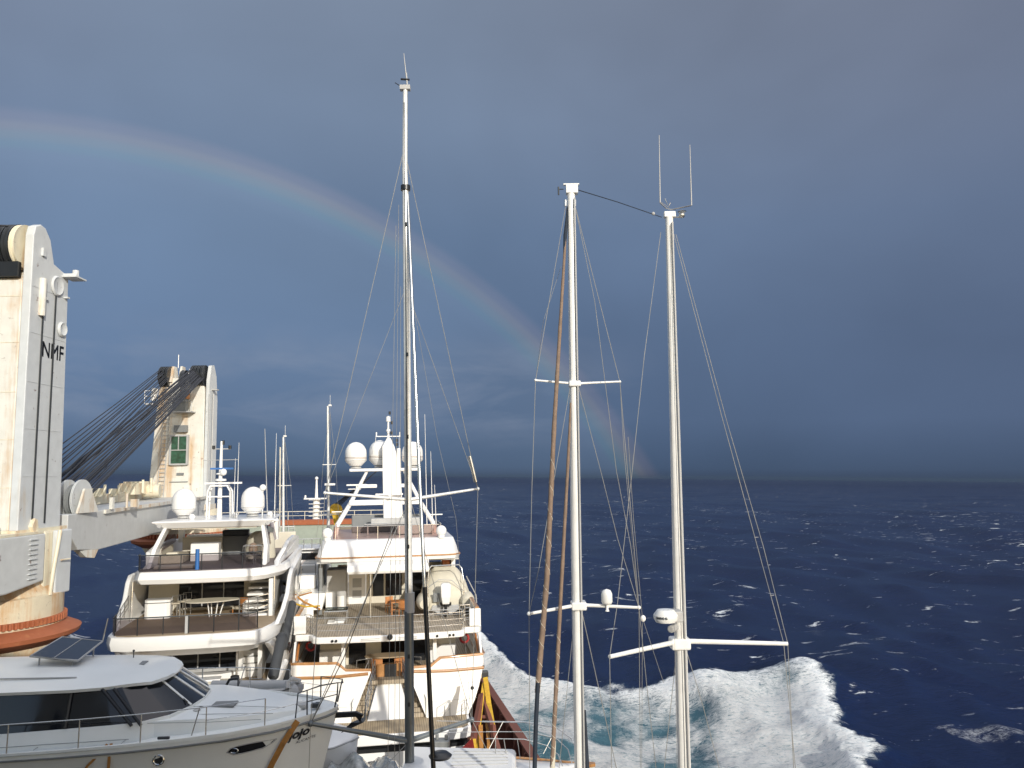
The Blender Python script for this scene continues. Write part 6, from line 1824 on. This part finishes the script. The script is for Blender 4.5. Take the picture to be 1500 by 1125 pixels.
for k in range(9):
    x, y = rn.uniform(424, 447), rn.uniform(842, 885)
    p = at(x, y, 55-(y-842)*.22)
    d = Vector((rn.uniform(-.9, .9), rn.uniform(-.5, 1.5), rn.uniform(-.7, .7)))
    st = MB().tube([-d, Vector((0, 0, -.15)), d], rn.uniform(.035, .09), 6).build('lashing_rope', ('canvas', 'yellow_strap', 'light_grey', 'orange_strap', 'dark_steel')[k % 5], None, smooth=40, mtx=frame(p))
    tag(st, 'lashing rope or strap in the tangled heap between the two motor yachts', 'rope', 'ropes heaped between the motor yachts')

# red-brown lashing frame and yellow straps right of the centre yacht's stern
LFb = at(712, 1100, 38)
LF = thing('steel_support', 'rust red steel support legs standing beside the starboard quarter of the centre yacht', 'support', LFb)
for pa, pb, r0 in ((at(706, 1018, 41), at(690, 1100, 38), .17), (at(708, 1022, 41), at(730, 1100, 38), .15), (at(700, 1050, 40), at(722, 1052, 40), .1), (at(690, 1080, 38.5), at(690, 1135, 38), .17), (at(722, 1062, 39), at(728, 1135, 38), .14)):
    MB().tube([pa, pb], r0, 4).build('support_leg', 'bulwark_brown', LF, LFb)
MB().box(LFb.x-.5, LFb.x+.9, LFb.y-.6, LFb.y+.3, DECKZ, LFb.z-.2).build('frame_base', 'bulwark_brown', LF, LFb)
gy = 'yellow lashing straps at the right of the centre yacht'
for k, (pp, wd, mt) in enumerate((([at(711, 992, 41.5), at(716, 1030, 40.5), at(724, 1075, 39), at(728, 1120, 38)], .24, 'yellow_strap'), ([at(709, 1000, 41.5), at(702, 1060, 39.5), at(698, 1120, 38)], .18, 'yellow_strap'),
                                  ([at(712, 1040, 40.5), at(716, 1090, 38.7), at(714, 1125, 38)], .16, 'orange_strap'), ([at(704, 1062, 39), at(706, 1125, 38)], .2, 'orange_strap'), ([at(693, 1082, 38.2), at(692, 1125, 37.8)], .28, 'yellow_strap'))):
    lab = ('broad yellow strap fanning down from the fairlead, rightmost of its bunch', 'thin yellow strap down the left leg of the red frame', 'narrow ochre strap in the middle of the red frame', 'ochre strap hanging inside the red frame, left of its middle', 'short broad yellow strap at the foot of the red frame')[k]
    strap(lab, pp, mt, gy, wd)
tag(MB().add([(-.5, 0, -.3), (.4, 0, -.45), (.25, .05, .35)], [(0, 1, 2)]).extrude([(-.5, 0, -.3), (.4, 0, -.45), (.25, .05, .35)], (0, .08, 0)).build('folded_flag', 'red_cloth', None, mtx=frame(at(684, 1094, 37))), 'red folded cloth lying at the foot of the lashing frame', 'cloth')
tag(MB().box(-.35, .35, -.3, .3, -.5, .25).tube([(-.2, 0, .25), (-.2, 0, .5)], .08).tube([(.2, 0, .25), (.2, 0, .45)], .08).build('deck_fitting', 'mid_grey', None, bevel=.04, mtx=frame(at(647, 1092, 36))), 'grey steel fitting on the ship deck below the swimming platform', 'deck fitting')

# sailing boats carried farther forward, seen between the yachts
def far_boat(label, px, py_top, py_base, D, r, zdeck, extra=None, L=10):
    t0, b0_ = at(px, py_top, D), at(px+ (1.5 if px > 450 else 0), py_base, D)
    o = Vector((b0_.x, D, zdeck-1.5))
    t = thing('sailing_boat', label, 'sailing boat', o, R(10), 'sailing boats farther forward on the ship')
    inv = Matrix.Rotation(R(-10), 3, 'Z')
    lp = lambda p: inv @ (Vector(p)-o)
    MB().tube([(0, 0, 1.4), lp(b0_), lp(t0)], [r, r, r*.6], 10).build('mast', 'mast_alu', t, smooth=40)
    rings = []
    for v, h_ in ((-L*.45, 1.1), (-L*.2, 1.55), (L*.1, 1.6), (L*.35, 1.0), (L*.5, .08)):
        rings.append([(-h_, v, 1.5), (h_, v, 1.5), (h_*.9, v, .6), (h_*.3, v, -.3), (-h_*.3, v, -.3), (-h_*.9, v, .6)])
    MB().loft(rings).build('hull', 'gelcoat', t, smooth=30)
    MB().loft([[(-.9, -2.2, 1.5), (.9, -2.2, 1.5), (.8, -2.1, 2.0), (-.8, -2.1, 2.0)], [(-.7, 2.2, 1.5), (.7, 2.2, 1.5), (.55, 1.8, 1.75), (-.55, 1.8, 1.75)]]).build('coach_roof', 'gelcoat', t, bevel=.05)
    tz = lp(t0).z
    for k in ((.45, .7) if tz > 8 else (.5,)):
        z = tz*k
        MB().tube([(-1.1*(1.2-k), -.1, z), (0, 0, z), (1.1*(1.2-k), -.1, z)], .035, 6).build('spreader', 'mast_alu', t)
    for s in (-1, 1):
        MB().tube([(s*1.4, 0, 1.5), (s*.75, -.1, tz*.45), (s*.5, -.1, tz*.7), (0, 0, tz*.97)], .012, 4).build('shroud', 'wire', t)
    MB().tube([(0, L*.48, 1.55), (0, 0, tz*.97)], .014, 4).build('forestay', 'wire', t)
    MB().tube([(0, -L*.43, 1.55), (0, 0, tz)], .012, 4).build('backstay', 'wire', t)
    MB().box(-.12, .12, -.12, .12, tz, tz+.12).tube([(0, 0, tz), (0, 0, tz+.9)], .015).build('masthead', 'mast_alu', t)
    return t, lp


t, lp = far_boat('small sailing boat whose thin mast stands just right of the left motor yacht', 415, 640, 800, 62, .12, 14.2)
MB().tube([lp(at(410.5, 655, 61)), lp(at(409.5, 800, 61))], .06, 8).build('furled_genoa', 'canvas', t, smooth=50)
p = lp(at(403, 768, 60))
MB().lathe((p.x, p.y, p.z-.3), [(.1, 0), (.35, .1), (.38, .5), (.2, .75), (.02, .8)], 14).build('radome', 'gelcoat', t, smooth=50)
t, lp = far_boat('sailing boat with taller mast standing left of the centre yacht radar arch', 480, 595, 800, 64, .13, 13.6, L=11)
MB().box(lp(at(476, 709, 64)).x, lp(at(491, 709, 64)).x, -.3, .3, lp(at(480, 711, 64)).z, lp(at(480, 709, 64)).z+.05).build('radar_shelf', 'gelcoat', t)
w_ = at(448, 822, 62)
WB = thing('white_boat', 'white cabin boat with roof rails far forward between the motor yachts', 'motor boat', w_, R(10))
MB().loft([[(-1.6, -3, -1.8), (1.6, -3, -1.8), (1.9, -3, 0), (-1.9, -3, 0)], [(-1.6, 2, -1.8), (1.6, 2, -1.8), (1.9, 2, 0), (-1.9, 2, 0)], [(-.2, 5, -1.2), (.2, 5, -1.2), (.3, 5.4, .1), (-.3, 5.4, .1)]]).build('hull', 'gelcoat', WB, bevel=.05)
MB().loft([[(-1.4, -2, 0), (1.4, -2, 0), (1.25, -1.8, 1.0), (-1.25, -1.8, 1.0)], [(-1.3, 2, 0), (1.3, 2, 0), (1.0, 1.4, 1.0), (-1.0, 1.4, 1.0)]]).build('cabin', 'gelcoat', WB, bevel=.05)
MB().box(-1.1, 1.1, -2.03, -1.95, .3, .8).build('cabin_window', 'dark_window', WB)
MB().box(-1.5, 1.5, -2.3, 1.8, 1.05, 1.13).build('roof', 'gelcoat', WB)
railing(WB, [(-1.2, -2.2, 1.14), (1.2, -2.2, 1.14)], .7, 5, (1, .5), .03)
MB().ball((1.5, -2.8, -.2), .4, 12).build('fender_ball', 'gelcoat', WB, smooth=50)
w2 = at(452, 862, 52)
WB = thing('fishing_boat', 'small white open boat stowed low between the yachts under loose ropes', 'boat', w2, R(10))
MB().loft([[(-1.0, -2.5, -1), (1.0, -2.5, -1), (1.2, -2.5, 0), (-1.2, -2.5, 0)], [(-1, 1.5, -1), (1, 1.5, -1), (1.2, 1.5, .1), (-1.2, 1.5, .1)], [(-.1, 3.4, -.6), (.1, 3.4, -.6), (.2, 3.7, .2), (-.2, 3.7, .2)]]).build('hull', 'gelcoat', WB, bevel=.04)
MB().box(-.5, .5, -.6, .6, .05, .9).build('console', 'gelcoat', WB, bevel=.05)
MB().tube([(-.45, -.5, .9), (-.45, -.5, 1.6), (.45, -.5, 1.6), (.45, -.5, .9)], .03).build('handrail', 'steel', WB)
hk = at(492, 747, 66)
HK = thing('crane_hook_block', 'orange yellow hook block hanging left of the radar arch', 'hook block', hk)
MB().lathe((0, 0, 0), [(.02, -.16), (.42, -.14), (.55, 0), (.42, .14), (.02, .16)], 18, 'Y').build('block', 'yellow_strap', HK, smooth=40)
MB().planY([(-.3, -.3), (.3, -.3), (.08, -1.3), (-.08, -1.3)], -.1, .1).build('hook', 'yellow_strap', HK)
mb = MB()
for k in range(5):
    mb.tube([(-.3+.15*k, 0, .3), (-.3+.15*k+6-.1*k, -1, 4.8)], .035, 4)
for k in range(5):
    MB().tube([(-.3+.15*k, 0, .3), (5.5-.1*k, -1, 4.6)], .035, 4).build('hoist_rope', 'black_rope', HK)
aa = thing('whip_aerial', 'thin tall aerial pole standing between the left yacht and the small sailing mast', 'aerial', at(392, 765, 50))
MB().tube([(0, 0, -4), (0, 0, 0), at(388, 628, 50)-at(392, 765, 50)], [.05, .04, .018], 6).build('pole', 'light_grey', aa)
MB().tube([(0, 0, -.1), (0, 0, .15)], .08, 8).build('base', 'gelcoat', aa)

# ================================================================== sea air
def haze():
    m = bpy.data.materials.new('sea_air')
    m.use_nodes = True
    nt = m.node_tree
    nt.nodes.clear()
    o = nt.nodes.new('ShaderNodeOutputMaterial')
    v = nt.nodes.new('ShaderNodeVolumePrincipled')
    v.inputs['Color'].default_value = (0.09, 0.135, 0.20, 1)
    v.inputs['Density'].default_value = 5.0e-5
    v.inputs['Anisotropy'].default_value = 0.0
    nt.links.new(v.outputs[0], o.inputs['Volume'])
    MATS['sea_air'] = m
    h = MB().box(-22000, 22000, -500, 22000, -4, 60).build('haze', m)
    tag(h, None, None, None, 'stuff')


haze()
